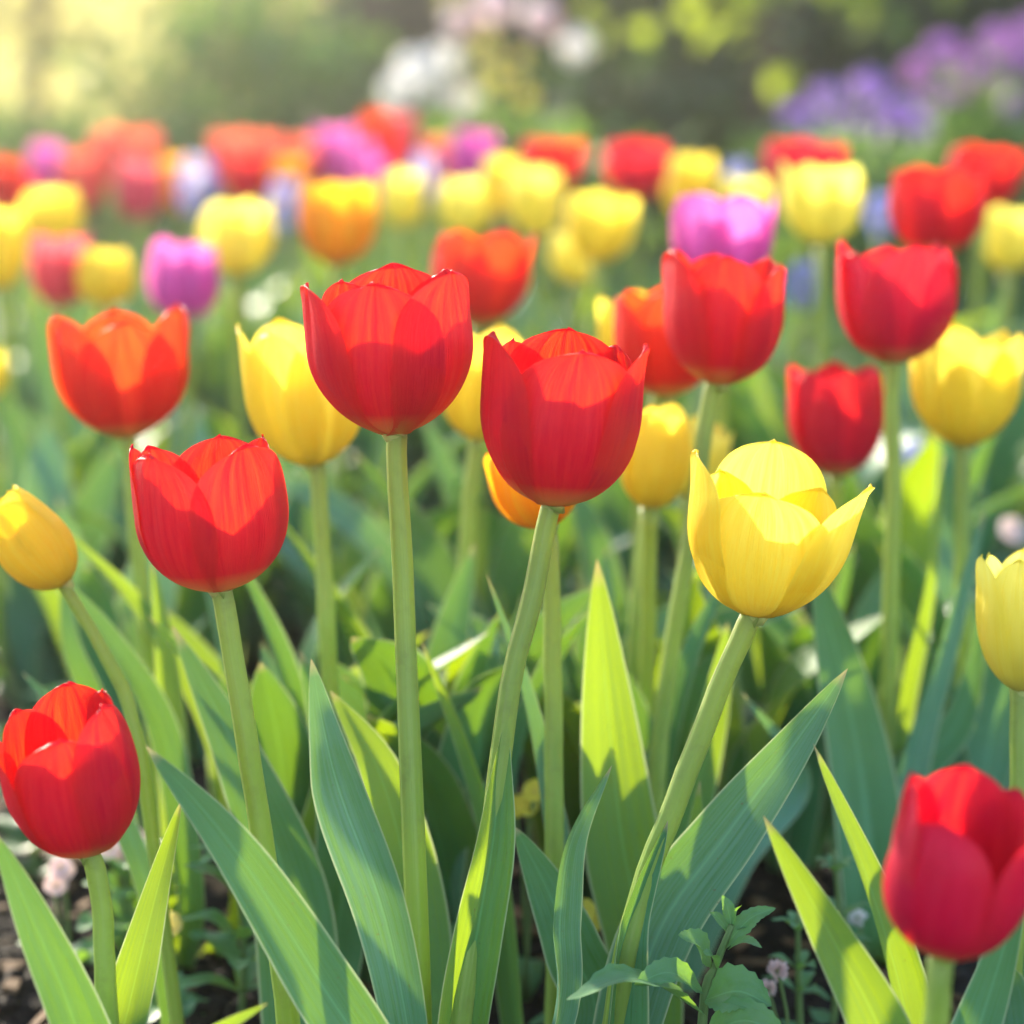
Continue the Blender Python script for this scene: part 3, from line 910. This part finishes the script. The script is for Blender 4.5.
LEAFY = [
    ('flowerless tulip plant with leaves fanning out beside the slanting leaf of the tall red tulip', 300, 1.06, 6, .19, 1.2),
    ('flowerless tulip plant with upright leaves behind the bowed stem', 470, 1.07, 6, .21, 1.3),
    ('flowerless tulip plant with broad leaves behind the tall straight red stem', 430, 1.10, 6, .21, 1.2),
    ('flowerless tulip plant behind the dark red tulip stem', 262, 1.16, 6, .22, 1.2),
    ('flowerless tulip plant under the orange red cup', 120, 1.28, 6, .20, 1.1),
    ('flowerless tulip plant between the bowed stem and the slanting yellow stem', 585, 1.16, 6, .21, 1.2),
    ('flowerless tulip plant below the smaller crimson tulip', 800, 1.22, 6, .20, 1.3),
    ('flowerless tulip plant below the yellow cup near the bed rim', 1000, 1.24, 6, .20, 1.2),
    ('flowerless tulip plant behind the slanting stem of the bright yellow tulip', 720, 1.18, 5, .20, 1.2),
    ('flowerless tulip plant under the soft magenta tulip', 200, 1.42, 7, .22, 1.3),
    ('flowerless tulip plant under the coral red tulip with flaring tips', 500, 1.45, 7, .23, 1.3),
    ('flowerless tulip plant beneath the orange yellow tulip', 360, 1.42, 7, .23, 1.3),
    ('flowerless tulip plant beneath the magenta pink tulip', 760, 1.48, 7, .22, 1.3),
    ('flowerless tulip plant beneath the deep red tulip with bright spot', 930, 1.5, 7, .22, 1.3),
    ('flowerless tulip plant under the dusky pink tulip', 30, 1.5, 7, .22, 1.3),
    ('flowerless tulip plant beneath the yellow cluster', 620, 1.6, 7, .23, 1.3),
    ('flowerless tulip plant in the gap below the clear yellow goblet', 850, 1.7, 7, .23, 1.3),
    ('flowerless tulip plant in the gap below the pale round yellow tulip', 270, 1.75, 7, .23, 1.3),
]
for i, (lab, px, d, n, h, wm) in enumerate(LEAFY):
    leaf_plant(lab, px, d, n, h, 500 + i, wm, 1.1, d < 1.45)


# ------------------------------------------------------------------ weeds and small flowers on the soil
def weed(label, px, d, height, tiers, seed, leaf_len=.03, half=.009, name='weed', mat='weed', serr=.12, group='weeds on the soil'):
    rnd = random.Random(seed)
    p = at(px, 700, d)
    foot = Vector((p.x, p.y, soil_z(p.x, p.y)))
    root = empty(name, foot)
    tag(root, label, 'weed', group)
    top = Vector((rnd.uniform(-.2, .2) * height, rnd.uniform(-.1, .1) * height, height))
    mb = MB()
    C = spline([Vector((0, 0, -.01)), top * .5 + Vector((rnd.uniform(-.004, .004), 0, 0)), top], 8)
    mb.tube(C, [.0018 - .0001 * i for i in range(9)], 6)
    mb.build('stem', M['weed_stem'], root)
    for k in range(tiers):
        t = (k + .7) / tiers
        c = C[min(8, int(t * 8))]
        a = rnd.uniform(0, 6.28)
        for q in range(3 if k < tiers - 1 else 5):
            aa = a + q * 6.28 / (3 if k < tiers - 1 else 5) + rnd.uniform(-.3, .3)
            L = leaf_len * (1.15 - .55 * t) * rnd.uniform(.8, 1.15)
            d3 = Vector((math.cos(aa), math.sin(aa), 0))
            up = .25 + .9 * t
            tip = c + d3 * L + Vector((0, 0, L * up * .5))
            pts = [c, c + d3 * L * .5 + Vector((0, 0, L * up * .45)), tip]
            leaf_mesh(pts, half * (1.15 - .5 * t), face=Vector((0, 0, 1)), fold=.3, n=14, nu=5, serr=serr, base_w=.15, sd=rnd.randint(0, 9999), peak=.45).build('leaf', M[mat], root)
    return root, foot, top


# the toothed weed in front, leaf by leaf
foot = at(700, 1095, .90); foot.z = 0
wr = empty('weed', foot)
tag(wr, 'toothed green weed with a star shaped tip, in front of the slanting yellow stem', 'weed', 'weeds on the soil')
mb = MB()
C = spline([foot + Vector((0, 0, -.01)), at(703, 1010, .90), at(716, 965, .898), at(732, 925, .896)], 10)
mb.tube([c - foot for c in C], [.0022 - .0001 * i for i in range(11)], 8)
mb.build('stem', M['weed_stem'], wr)
for (b, t, h, dz, rl) in [((705, 1000), (772, 1006), 26, .02, .7), ((703, 992), (634, 985), 17, .03, -.5), ((712, 968), (678, 935), 17, .01, .3), ((722, 950), (776, 908), 11, .0, .4),
                          ((728, 950), (762, 948), 7, .02, .2), ((705, 1015), (566, 1000), 24, .05, .7), ((732, 928), (722, 895), 7, 0, 0), ((732, 928), (742, 905), 5, .01, 0), ((730, 935), (709, 912), 6, .0, 0),
                          ((735, 930), (757, 925), 5, .0, 0), ((700, 1040), (790, 1040), 24, .04, .8), ((717, 970), (705, 955), 9, .015, 0)]:
    b3 = at(b[0], b[1], .898); t3 = at(t[0], t[1], .898 - dz)
    m3 = (b3 + t3) / 2 + Vector((0, 0, .15 * (t3 - b3).length))
    shift(leaf_mesh([b3, m3, t3], h * .898 / F, face=(Vector((0, -.55, 1))).normalized(), roll=rl * .5, fold=.35, n=18, nu=7, serr=.13, base_w=.1, peak=.42, sd=int(b[0] + t[1])), foot).build('leaf', M['weed'], wr)

weed('low leafy weed behind the big slanting leaf, under the dark red stem', 232, 1.03, .078, 6, 11, .036, .0085, serr=.05)
weed('small weed with rounded leaves beside the short red tulip', 122, 1.10, .05, 4, 12, .034, .012, serr=.03)
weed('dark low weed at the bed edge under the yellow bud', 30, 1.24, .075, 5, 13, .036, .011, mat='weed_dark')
weed('pale weed between the yellow bud and the soil gap', 75, 1.36, .06, 4, 14, .036, .012)
weed('tiny weed at the foot of the tall straight red stem', 437, 1.05, .03, 3, 15, .024, .009)
weed('thin green weed beside the tiny pink flowers, under the narrow lit leaves', 812, .99, .07, 5, 16, .018, .004, serr=.05)
weed('thin weed with narrow leaves behind the narrow lit leaves', 838, 1.02, .085, 5, 17, .018, .004, serr=.05)
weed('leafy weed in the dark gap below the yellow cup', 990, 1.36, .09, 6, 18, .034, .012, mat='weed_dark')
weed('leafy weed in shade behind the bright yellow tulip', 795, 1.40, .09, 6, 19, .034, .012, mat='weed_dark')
weed('broad weed under the egg shaped yellow tulip', 90, 1.5, .10, 6, 20, .04, .014)


def small_flower(label, px, py, d, r, mat, n=5, heads=1, seed=0, name='small_flower', centre='primrose', leaves=4, cat='flower'):
    """low plant: thin stalks, flat heads of round petals, a few leaves."""
    rnd = random.Random(seed)
    P = at(px, py, d)
    foot = Vector((P.x, P.y + .01, 0))
    root = empty(name, foot)
    tag(root, label, cat, 'small flowers on the soil')
    for h in range(heads):
        off = Vector((rnd.uniform(-1, 1) * r * 1.7, rnd.uniform(-1, 1) * r, rnd.uniform(-1, 1) * r * 1.5)) if h else Vector((0, 0, 0))
        top = P + off - foot
        mb = MB()
        mb.tube(spline([Vector((rnd.uniform(-.003, .003), 0, -.01)), top * .6 + Vector((rnd.uniform(-.004, .004), 0, 0)), top], 6), [.0009] * 7, 5)
        st = mb.build('stalk', M['weed_stem'], root)
        mb = MB()
        ax = Vector((rnd.uniform(-.3, .3), -.8, .7)).normalized()
        q = Vector((0, 0, 1)).rotation_difference(ax)
        for k in range(n):
            a = k * 2 * math.pi / n
            e = q @ Vector((math.cos(a), math.sin(a), .15)); s = q @ Vector((-math.sin(a), math.cos(a), 0)); z = q @ Vector((0, 0, 1))
            rows = []
            for j, (t, w) in enumerate(((0.05, .12), (.4, .42), (.75, .5), (.95, .3), (1.0, .06))):
                rows.append([top + e * r * t + s * (u * w * r * 1.1) + z * (r * .12 * u * u + r * .1 * math.sin(t * 3)) for u in (-1, -.4, .4, 1)])
            mb.grid(rows, [[(.5 + .5 * u, .2 + .8 * j / 4) for u in (-1, -.4, .4, 1)] for j in range(5)])
        hd = mb.build('blossom', M[mat], root)
        mb = MB()
        crumb(mb, top + ax * r * .1, r * .2, 1.0)
        mb.build('centre', M[centre], hd)
    for k in range(leaves):
        a = rnd.uniform(0, 6.28)
        dd = Vector((math.cos(a), math.sin(a), 0)); L = rnd.uniform(.018, .034)
        leaf_mesh([Vector((0, 0, .0)), dd * L * .5 + Vector((0, 0, L * .5)), dd * L + Vector((0, 0, L * .45))], .007, face=Vector((0, 0, 1)), n=8, nu=5, base_w=.15, sd=k).build('leaf', M['weed'], root)


def globe_flower(label, px, py, d, r, mat, seed):
    """a little round head of many florets on a thin stalk"""
    rnd = random.Random(seed)
    P = at(px, py, d)
    foot = Vector((P.x + .004, P.y, 0))
    root = empty('clover_flower', foot)
    tag(root, label, 'flower', 'small flowers on the soil')
    top = P - foot
    mb = MB(); mb.tube(spline([Vector((0, 0, -.01)), top * .5 + Vector((.003, 0, 0)), top], 6), [.0008] * 7, 5); mb.build('stalk', M['weed_stem'], root)
    mb = MB()
    for k in range(60):
        dv = Vector((rnd.gauss(0, 1), rnd.gauss(0, 1), rnd.gauss(.3, 1))).normalized()
        s = dv.orthogonal().normalized()
        mb.blade4(top + dv * r * .3, top + dv * r * rnd.uniform(.9, 1.1), s, dv.cross(s), r * .22)
    mb.build('blossom', M[mat], root)


small_flower('yellow primrose behind the bowed red tulip stem', 526, 806, 1.06, .0056, 'lemon', heads=4, seed=1)
small_flower('cream primrose low beside the curled leaf', 584, 912, 1.02, .0056, 'lemon', heads=3, seed=2)
small_flower('pale lilac flower above the lit leaf by the crimson stem', 918, 458, 1.48, .010, 'blue', heads=1, seed=3)
small_flower('pale pink flower low beside the crimson stem', 872, 540, 1.42, .011, 'palepink', heads=2, seed=4)
small_flower('white pink flower at the rim beyond the pale yellow tulip', 1012, 532, 1.45, .009, 'palepink', heads=1, seed=5)
small_flower('cream pink flowers beside the short red tulip and its lit leaf', 122, 850, 1.12, .006, 'palepink', heads=4, seed=6)
small_flower('cream pink flowers half behind the short red tulip stem', 64, 872, 1.10, .0055, 'palepink', heads=3, seed=16)
small_flower('single cream primrose on the dark soil near the low leafy weed', 168, 925, 1.04, .006, 'primrose', heads=1, seed=17)
small_flower('yellow flower in the soil gap near the narrow lit leaves', 788, 800, 1.24, .008, 'primrose', heads=1, seed=7)
globe_flower('tiny pink flower ball nearer the tip of the narrow lit leaf', 778, 970, .98, .0048, 'palepink', 8)
globe_flower('tiny pink flower ball lower, beside the toothed weed', 768, 988, .99, .0040, 'palepink', 9)
globe_flower('white flower ball behind the narrow lit leaves', 858, 918, 1.06, .0045, 'white', 10)


def hyacinth(label, px, py, d, r, seed, mat='blue'):
    rnd = random.Random(seed)
    P = at(px, py, d)
    foot = Vector((P.x, P.y, 0))
    root = empty('hyacinth', foot)
    tag(root, label, 'hyacinth', 'lavender blue hyacinths among the tulips')
    top = P - foot
    mb = MB(); mb.tube([Vector((0, 0, -.01)), top * .5, top], [.003, .003, .002], 6); mb.build('stem', M['stem'], root)
    mb = MB()
    for k in range(110):
        z = rnd.uniform(-1.3, 1.2)
        a = rnd.uniform(0, 6.28)
        rr = r * math.sqrt(max(.05, 1 - (z / 1.35) ** 2))
        dv = Vector((math.cos(a), math.sin(a), rnd.uniform(-.2, .5))).normalized()
        c = top + Vector((0, 0, z * r))
        s = dv.orthogonal().normalized()
        mb.blade4(c + dv * rr * .35, c + dv * rr, s, dv.cross(s), r * .22)
    mb.build('blossom', M[mat], root)
    for k in range(3):
        a = rnd.uniform(0, 6.28); dd = Vector((math.cos(a), math.sin(a), 0)); L = top.z * .8
        leaf_mesh([Vector((0, 0, 0)), dd * L * .15 + Vector((0, 0, L * .5)), dd * L * .4 + Vector((0, 0, L))], .012, n=10, nu=5, sd=k, face=-dd).build('leaf', M['leaf'], root)


hyacinth('lavender blue hyacinth between the coral clump and the scarlet pair', 197, 186, 2.3, .022, 1)
hyacinth('lavender blue hyacinth beside the orange yellow tulip with the bright top', 284, 204, 2.2, .018, 2)
hyacinth('lavender blue hyacinth behind the yellow one below the round magenta tulip', 424, 178, 2.25, .018, 3)
hyacinth('blue hyacinth low behind the crimson tulip with upright tips', 803, 286, 1.75, .013, 4)
hyacinth('lavender hyacinth between the clear yellow goblet and the deep red tulip', 880, 216, 1.95, .014, 5)
hyacinth('pale blue hyacinth peeping over the magenta pink tulip', 738, 182, 2.2, .015, 6)


# low green cover between the far rows
mb = MB()
rnd = random.Random(5)
for i in range(9000):
    y = rnd.uniform(1.35, 3.5)
    w = .24 * y + .25
    x = rnd.uniform(-w, w)
    if y < 1.6 and (noise.noise(Vector((x * 7, y * 7, 3))) < .08):
        continue
    h = rnd.uniform(.015, .06) + (.05 if y > 1.9 else 0) * rnd.random()
    a = rnd.uniform(0, 6.28)
    dv = Vector((math.cos(a), math.sin(a), rnd.uniform(.1, .9))).normalized()
    s = dv.cross(Vector((0, 0, 1))).normalized()
    L = rnd.uniform(.018, .035)
    c = Vector((x, y, h))
    mb.blade4(c, c + dv * L, s, s.cross(dv), L * .33)
    if i % 4 == 0:
        mb.tube([Vector((x, y, -.005)), c], [.0008, .0006], 3, cap=False)
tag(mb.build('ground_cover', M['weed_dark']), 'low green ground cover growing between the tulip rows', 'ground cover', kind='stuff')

# grass beyond the bed
mb = MB()
for i in range(16000):
    y = 3.5 + 4.5 * rnd.random() ** 1.5
    w = .24 * y + .6
    x = rnd.uniform(-w, w)
    h = rnd.uniform(.03, .085)
    a = rnd.uniform(0, 6.28)
    s = Vector((math.cos(a), math.sin(a), 0)) * .004
    b = Vector((x, y, -.032)); t = b + Vector((rnd.uniform(-.03, .03), rnd.uniform(-.03, .03), h))
    mb.face([b - s, b + s, t])
tag(mb.build('grass', M['weed'], smooth=False), 'short lawn grass beyond the tulip bed', 'grass', kind='stuff')


# ------------------------------------------------------------------ background shrubs, hedge, trees
def shrub(name, label, cat, c, rad, nclump, per, lsize, mat, seed, group=None, stems=5, low=0.0, squash=1.0):
    rnd = random.Random(seed)
    foot = Vector((c[0], c[1], -.03))
    root = empty(name, foot)
    tag(root, label, cat, group)
    mb = MB()
    cl = []
    for k in range(nclump):
        while True:
            p = Vector((rnd.uniform(-1, 1), rnd.uniform(-1, 1), rnd.uniform(-1, 1)))
            if .35 < p.length < 1:
                break
        p = Vector((p.x * rad[0], p.y * rad[1], rad[2] + low + p.z * rad[2]))
        cl.append(p)
        sig = rnd.uniform(.10, .2) * min(rad[0], rad[2]) * 1.5
        for q in range(per):
            o = Vector((rnd.gauss(0, sig), rnd.gauss(0, sig), rnd.gauss(0, sig * .8)))
            a = p + o
            if a.z < .02: a.z = .02 + rnd.random() * .1
            dv = (o.normalized() * .6 + Vector((rnd.uniform(-1, 1), rnd.uniform(-1, 1), rnd.uniform(-.6, .9)))).normalized()
            s = dv.cross(Vector((rnd.uniform(-.4, .4), rnd.uniform(-.4, .4), 1))).normalized()
            L = lsize * rnd.uniform(.6, 1.3)
            mb.blade4(a, a + dv * L, s, s.cross(dv), L * .32)
    mb.build('foliage', M[mat], root)
    mb = MB()
    for k in range(stems):
        t = rnd.choice(cl)
        b = Vector((rnd.uniform(-.15, .15) * rad[0], rnd.uniform(-.15, .15) * rad[1], -.02))
        mb.tube(spline([b, Vector((t.x * .35, t.y * .35, t.z * .55)), t], 6), [.014 * (1 - .12 * i) for i in range(7)], 6)
    mb.build('branches', M['bark'], root)
    return root, foot


def rose(root, foot, p, r, mat, seed):
    rnd = random.Random(seed)
    mb = MB()
    c = p - foot
    for k in range(11):
        dv = Vector((rnd.gauss(0, 1), rnd.gauss(0, 1), rnd.gauss(.35, 1))).normalized()
        s = dv.orthogonal().normalized(); s = Quaternion(dv, rnd.uniform(0, 6.28)) @ s
        n = dv.cross(s)
        q = c + dv * r * .55
        rows = []
        for j in range(4):
            t = j / 3
            w = (.35, .75, .8, .25)[j] * r * .75
            rows.append([q + n * ((t - .5) * r * 1.1) + s * (u * w) - dv * (r * .45 * (u * u * .6 + (t - .5) ** 2 * 2)) + dv * r * .35 for u in (-1, -.35, .35, 1)])
        mb.grid(rows, [[(.5 + .5 * u, .3 + .2 * j) for u in (-1, -.35, .35, 1)] for j in range(4)])
    b = mb.build('blossom', M[mat], root)
    mb = MB()
    mb.tube(spline([Vector((c.x * .5, c.y * .4, c.z * .45)), Vector((c.x * .85, c.y * .8, c.z * .75)), c - Vector((0, 0, r * .4))], 5), [.004] * 6, 6)
    mb.build('stalk', M['weed_stem'], b)


def pos(px, py, d):
    return at(px, py, d)


rb, rf = shrub('rose_bush', 'white and blush rose bush at the back of the bed', 'rose bush', (at(495, 60, 4.2).x, 4.2), (.24, .18, .172), 60, 24, .05, 'bush', 31)
for i, (px, py, r, mt) in enumerate([(414, 72, .040, 'white'), (444, 60, .034, 'white'), (396, 92, .030, 'white'), (464, 100, .030, 'white'), (577, 47, .034, 'white'), (460, 22, .030, 'blush'),
                                     (494, 4, .040, 'blush'), (540, 18, .036, 'blush'), (402, 120, .022, 'blush'), (432, 92, .022, 'white'), (520, 60, .016, 'lemon'), (500, 78, .02, 'lemon'), (486, 44, .02, 'lemon'), (526, 96, .02, 'lemon')]):
    rose(rb, rf, at(px, py, 4.0), r, mt, 60 + i)


def phlox(name, label, px0, px1, pytop, d, heads, mat, seed):
    cx = at((px0 + px1) / 2, 60, d)
    w = (px1 - px0) * d / F / 2
    top = at(0, pytop, d).z
    r_, f_ = shrub(name, label, 'phlox', (cx.x, cx.y), (w * 1.05, .16, top * .40), 46, 24, .05, 'bush', seed, group='purple phlox behind the tulips')
    rnd = random.Random(seed)
    for k, (px, py, r) in enumerate(heads):
        c = at(px, py, d - .12 + rnd.uniform(-.05, .05)) - f_
        mb = MB()
        for q in range(55):
            dv = Vector((rnd.gauss(0, 1), rnd.gauss(-.2, 1), rnd.gauss(.4, 1))).normalized()
            cc = c + Vector((dv.x * r, dv.y * r, dv.z * r * .8))
            s = dv.orthogonal().normalized(); s = Quaternion(dv, rnd.uniform(0, 6.28)) @ s
            for a in range(5):
                e = Quaternion(dv, a * 1.2566) @ s
                mb.blade4(cc, cc + e * r * .28 + dv * r * .03, dv.cross(e), dv, r * .12)
        b = mb.build('blossom', M[mat], r_)
        mb = MB()
        mb.tube(spline([Vector((c.x * .8, c.y * .5, .02)), Vector((c.x * .95, c.y * .9, c.z * .6)), c], 6), [.0035] * 7, 6)
        mb.build('stalk', M['weed_stem'], b)


phlox('phlox', 'lavender purple phlox clump behind the clear yellow goblet tulip', 785, 925, 70, 3.5,
      [(797, 116, .021), (826, 98, .024), (846, 122, .018), (868, 88, .026), (900, 114, .027), (816, 128, .016), (876, 122, .016), (922, 128, .016)], 'purple', 41)
phlox('phlox', 'violet phlox clump reaching the upper edge of the bed, tallest of the two', 900, 1050, 24, 3.7,
      [(918, 72, .024), (944, 50, .026), (972, 66, .024), (1000, 40, .029), (958, 92, .020), (990, 78, .020), (1024, 62, .026), (1012, 104, .024), (932, 100, .016), (1034, 30, .026)], 'violet', 42)

shrub('bush', 'soft green bush far behind, by the frame edge', 'bush', (at(10, 60, 5.4).x, 5.4), (.30, .3, .17), 40, 30, .06, 'bush', 51, group='bushes behind the bed')
shrub('bush', 'yellow green bush in haze beyond the scarlet tulips', 'bush', (at(235, 60, 5.8).x, 5.8), (.34, .3, .31), 60, 26, .06, 'bush', 52, group='bushes behind the bed')
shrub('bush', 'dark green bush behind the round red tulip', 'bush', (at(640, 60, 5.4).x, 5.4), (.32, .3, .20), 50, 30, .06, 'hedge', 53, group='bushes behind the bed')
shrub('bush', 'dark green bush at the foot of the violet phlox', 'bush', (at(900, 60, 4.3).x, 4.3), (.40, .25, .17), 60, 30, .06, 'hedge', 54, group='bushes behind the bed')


def hedge(label, x0, x1, y, h, th, n, lsize, mat, seed, cat='hedge', inner=True):
    rnd = random.Random(seed)
    foot = Vector(((x0 + x1) / 2, y, -.03))
    root = empty('hedge', foot)
    tag(root, label, cat, 'hedges at the end of the garden')
    mb = MB()
    for i in range(n):
        x = rnd.uniform(x0, x1) - foot.x
        z = h * rnd.random() ** .9
        dep = noise.noise(Vector((x * 1.3, z * 1.6, seed))) * .3 + noise.noise(Vector((x * 4, z * 4, seed + 9))) * .12
        yy = -th / 2 + dep + rnd.gauss(0, .05)
        if rnd.random() < .25:
            yy = rnd.uniform(-th / 2, th / 2)
            z = h + noise.noise(Vector((x * 1.5, yy * 2, seed))) * .15 + rnd.uniform(-.1, .05)
        a = Vector((x, yy, max(.0, z)))
        dv = Vector((rnd.uniform(-1, 1), rnd.uniform(-1.2, .3), rnd.uniform(-.8, .6))).normalized()
        s = dv.cross(Vector((rnd.uniform(-.5, .5), rnd.uniform(-.5, .5), 1))).normalized()
        L = lsize * rnd.uniform(.6, 1.3)
        mb.blade4(a, a + dv * L, s, s.cross(dv), L * .34)
    mb.build('foliage', M[mat], root)
    mb = MB()
    k = 0
    x = x0 + .2
    while x < x1:
        c = Vector((x - foot.x, rnd.uniform(-.1, .1), -.02))
        for q in range(4):
            t = c + Vector((rnd.uniform(-.35, .35), rnd.uniform(-.25, .25), h * rnd.uniform(.7, .95)))
            mb.tube(spline([c, c.lerp(t, .5) + Vector((rnd.uniform(-.08, .08), 0, 0)), t], 5), [.03, .026, .022, .016, .012, .006], 6)
        x += .45
    mb.build('branches', M['bark'], root)
    # inner mass as a sheet, kept thin in the olive hedge to glow evenly
    mb = MB()
    rows = []
    for j in range(9):
        z = -.02 + h * .93 * j / 8
        rows.append([Vector((x0 + .1 + (x1 - x0 - .2) * i / 40 - foot.x, noise.noise(Vector((i * .7, j * .6, seed))) * .09, z)) for i in range(41)])
    mb.grid(rows)
    b = mb.build('inner_sheet', M[mat], root)
    if not inner:
        return
    md = b.modifiers.new('thick', 'SOLIDIFY'); md.thickness = th * .55; md.offset = 0


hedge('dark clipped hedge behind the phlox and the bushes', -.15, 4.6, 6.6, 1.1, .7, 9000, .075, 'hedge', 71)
hedge('hazy olive hedge closing the sunny end of the garden', -5.4, .6, 8.2, 1.5, .8, 5500, .09, 'olive', 72, inner=False)


def tree(label, px, d, rad, h, mat, seed, crown_r, crown_c, nleaf, lsize, limbs):
    rnd = random.Random(seed)
    p = at(px, 60, d)
    foot = Vector((p.x, p.y, -.03))
    root = empty('tree', foot)
    tag(root, label, 'tree', 'small trees at the back')
    mb = MB()
    pts = [Vector((0, 0, -.05)), Vector((rad * .3, 0, h * .4)), Vector((rad * .8, .02, h * .75)), Vector((rad * .4, .05, h))]
    C = spline(pts, 18)
    rows = []
    for i, c in enumerate(C):
        r0 = rad * (1.0 - .5 * i / 18) * (1 + .5 * math.exp(-i * .9))
        rows.append([c + Vector((math.cos(a), math.sin(a), 0)) * r0 * (1 + .16 * noise.noise(Vector((math.cos(a) * 2.2, math.sin(a) * 2.2, i * .35 + seed)))) for a in [2 * math.pi * k / 18 for k in range(18)]])
    mb.grid(rows, closed=True)
    tips = []
    for (z, dx, dy, dz) in limbs:
        b = C[min(18, int(z / h * 18))]
        t = b + Vector((dx, dy, dz))
        mb.tube(spline([b, b.lerp(t, .5) + Vector((0, 0, .08)), t], 8), [rad * .34 * (1 - i * .1) for i in range(9)], 7)
        tips.append((b, t))
    mb.build('trunk', M['bark'], root)
    mb = MB()
    cl = [(Vector(crown_c), 1.0)]
    for i in range(nleaf):
        b, t = rnd.choice(tips)
        f = rnd.uniform(.35, 1.1)
        a = b.lerp(t, f) + Vector((rnd.gauss(0, crown_r), rnd.gauss(0, crown_r), rnd.gauss(0, crown_r * .8)))
        dv = Vector((rnd.uniform(-1, 1), rnd.uniform(-1, 1), rnd.uniform(-1, .4))).normalized()
        s = dv.cross(Vector((rnd.uniform(-.5, .5), rnd.uniform(-.5, .5), 1))).normalized()
        L = lsize * rnd.uniform(.6, 1.25)
        mb.blade4(a, a + dv * L, s, s.cross(dv), L * .36)
    mb.build('crown', M[mat], root)


tree('small tree with low branches of backlit leaves over the garden', 770, 5.2, .055, 1.9, 'branch_leaf', 81, .13, (0, 0, 1.3), 650, .075,
     [(.75, -.25, -.5, .05), (.85, -.10, -.9, -.02), (.85, .35, -.4, .02), (.8, -.13, -.5, -.27), (.8, -.03, -.6, -.25), (.8, -.2, -.45, -.22), (.8, .12, -.4, -.24), (.85, .42, -.3, -.3), (1.1, .5, .2, .35), (1.2, -.45, .1, .5), (1.6, .2, -.2, .6), (1.6, -.2, .3, .6), (1.3, .5, -.3, .4)])
tree('old tree with a stout brown trunk standing in the haze', 370, 7.0, .17, 2.3, 'olive', 82, .22, (0, 0, 2), 900, .09,
     [(1.6, -.7, .1, .5), (1.7, .7, .1, .5), (2.0, .1, -.5, .5), (2.1, .2, .5, .5)])

# ------------------------------------------------------------------ hazy air, added to stand in for lens veiling glare too
mb = MB()
x0, x1, y0, y1, z0, z1 = -41, 41, -11, 71, -1.05, 3.6
V8 = [(x0, y0, z0), (x1, y0, z0), (x1, y1, z0), (x0, y1, z0), (x0, y0, z1), (x1, y0, z1), (x1, y1, z1), (x0, y1, z1)]
for f in ((0, 3, 2, 1), (4, 5, 6, 7), (0, 1, 5, 4), (1, 2, 6, 5), (2, 3, 7, 6), (3, 0, 4, 7)):
    mb.f.append(f); mb.m.append(0)
mb.v = V8; mb.uv = [(0, 0)] * 8
hm, N, L = new_mat('haze')
pv = N.new("ShaderNodeVolumePrincipled")
pv.inputs['Color'].default_value = (1.0, .97, .90, 1)
pv.inputs['Density'].default_value = HAZE_DENSITY
pv.inputs['Anisotropy'].default_value = .84
ou = N.new("ShaderNodeOutputMaterial")
L.new(pv.outputs[0], ou.inputs['Volume'])
hz = mb.build('haze', hm, smooth=False)
tag(hz, 'pale sunlit haze filling the garden, standing in for lens glare', 'haze', kind='stuff')
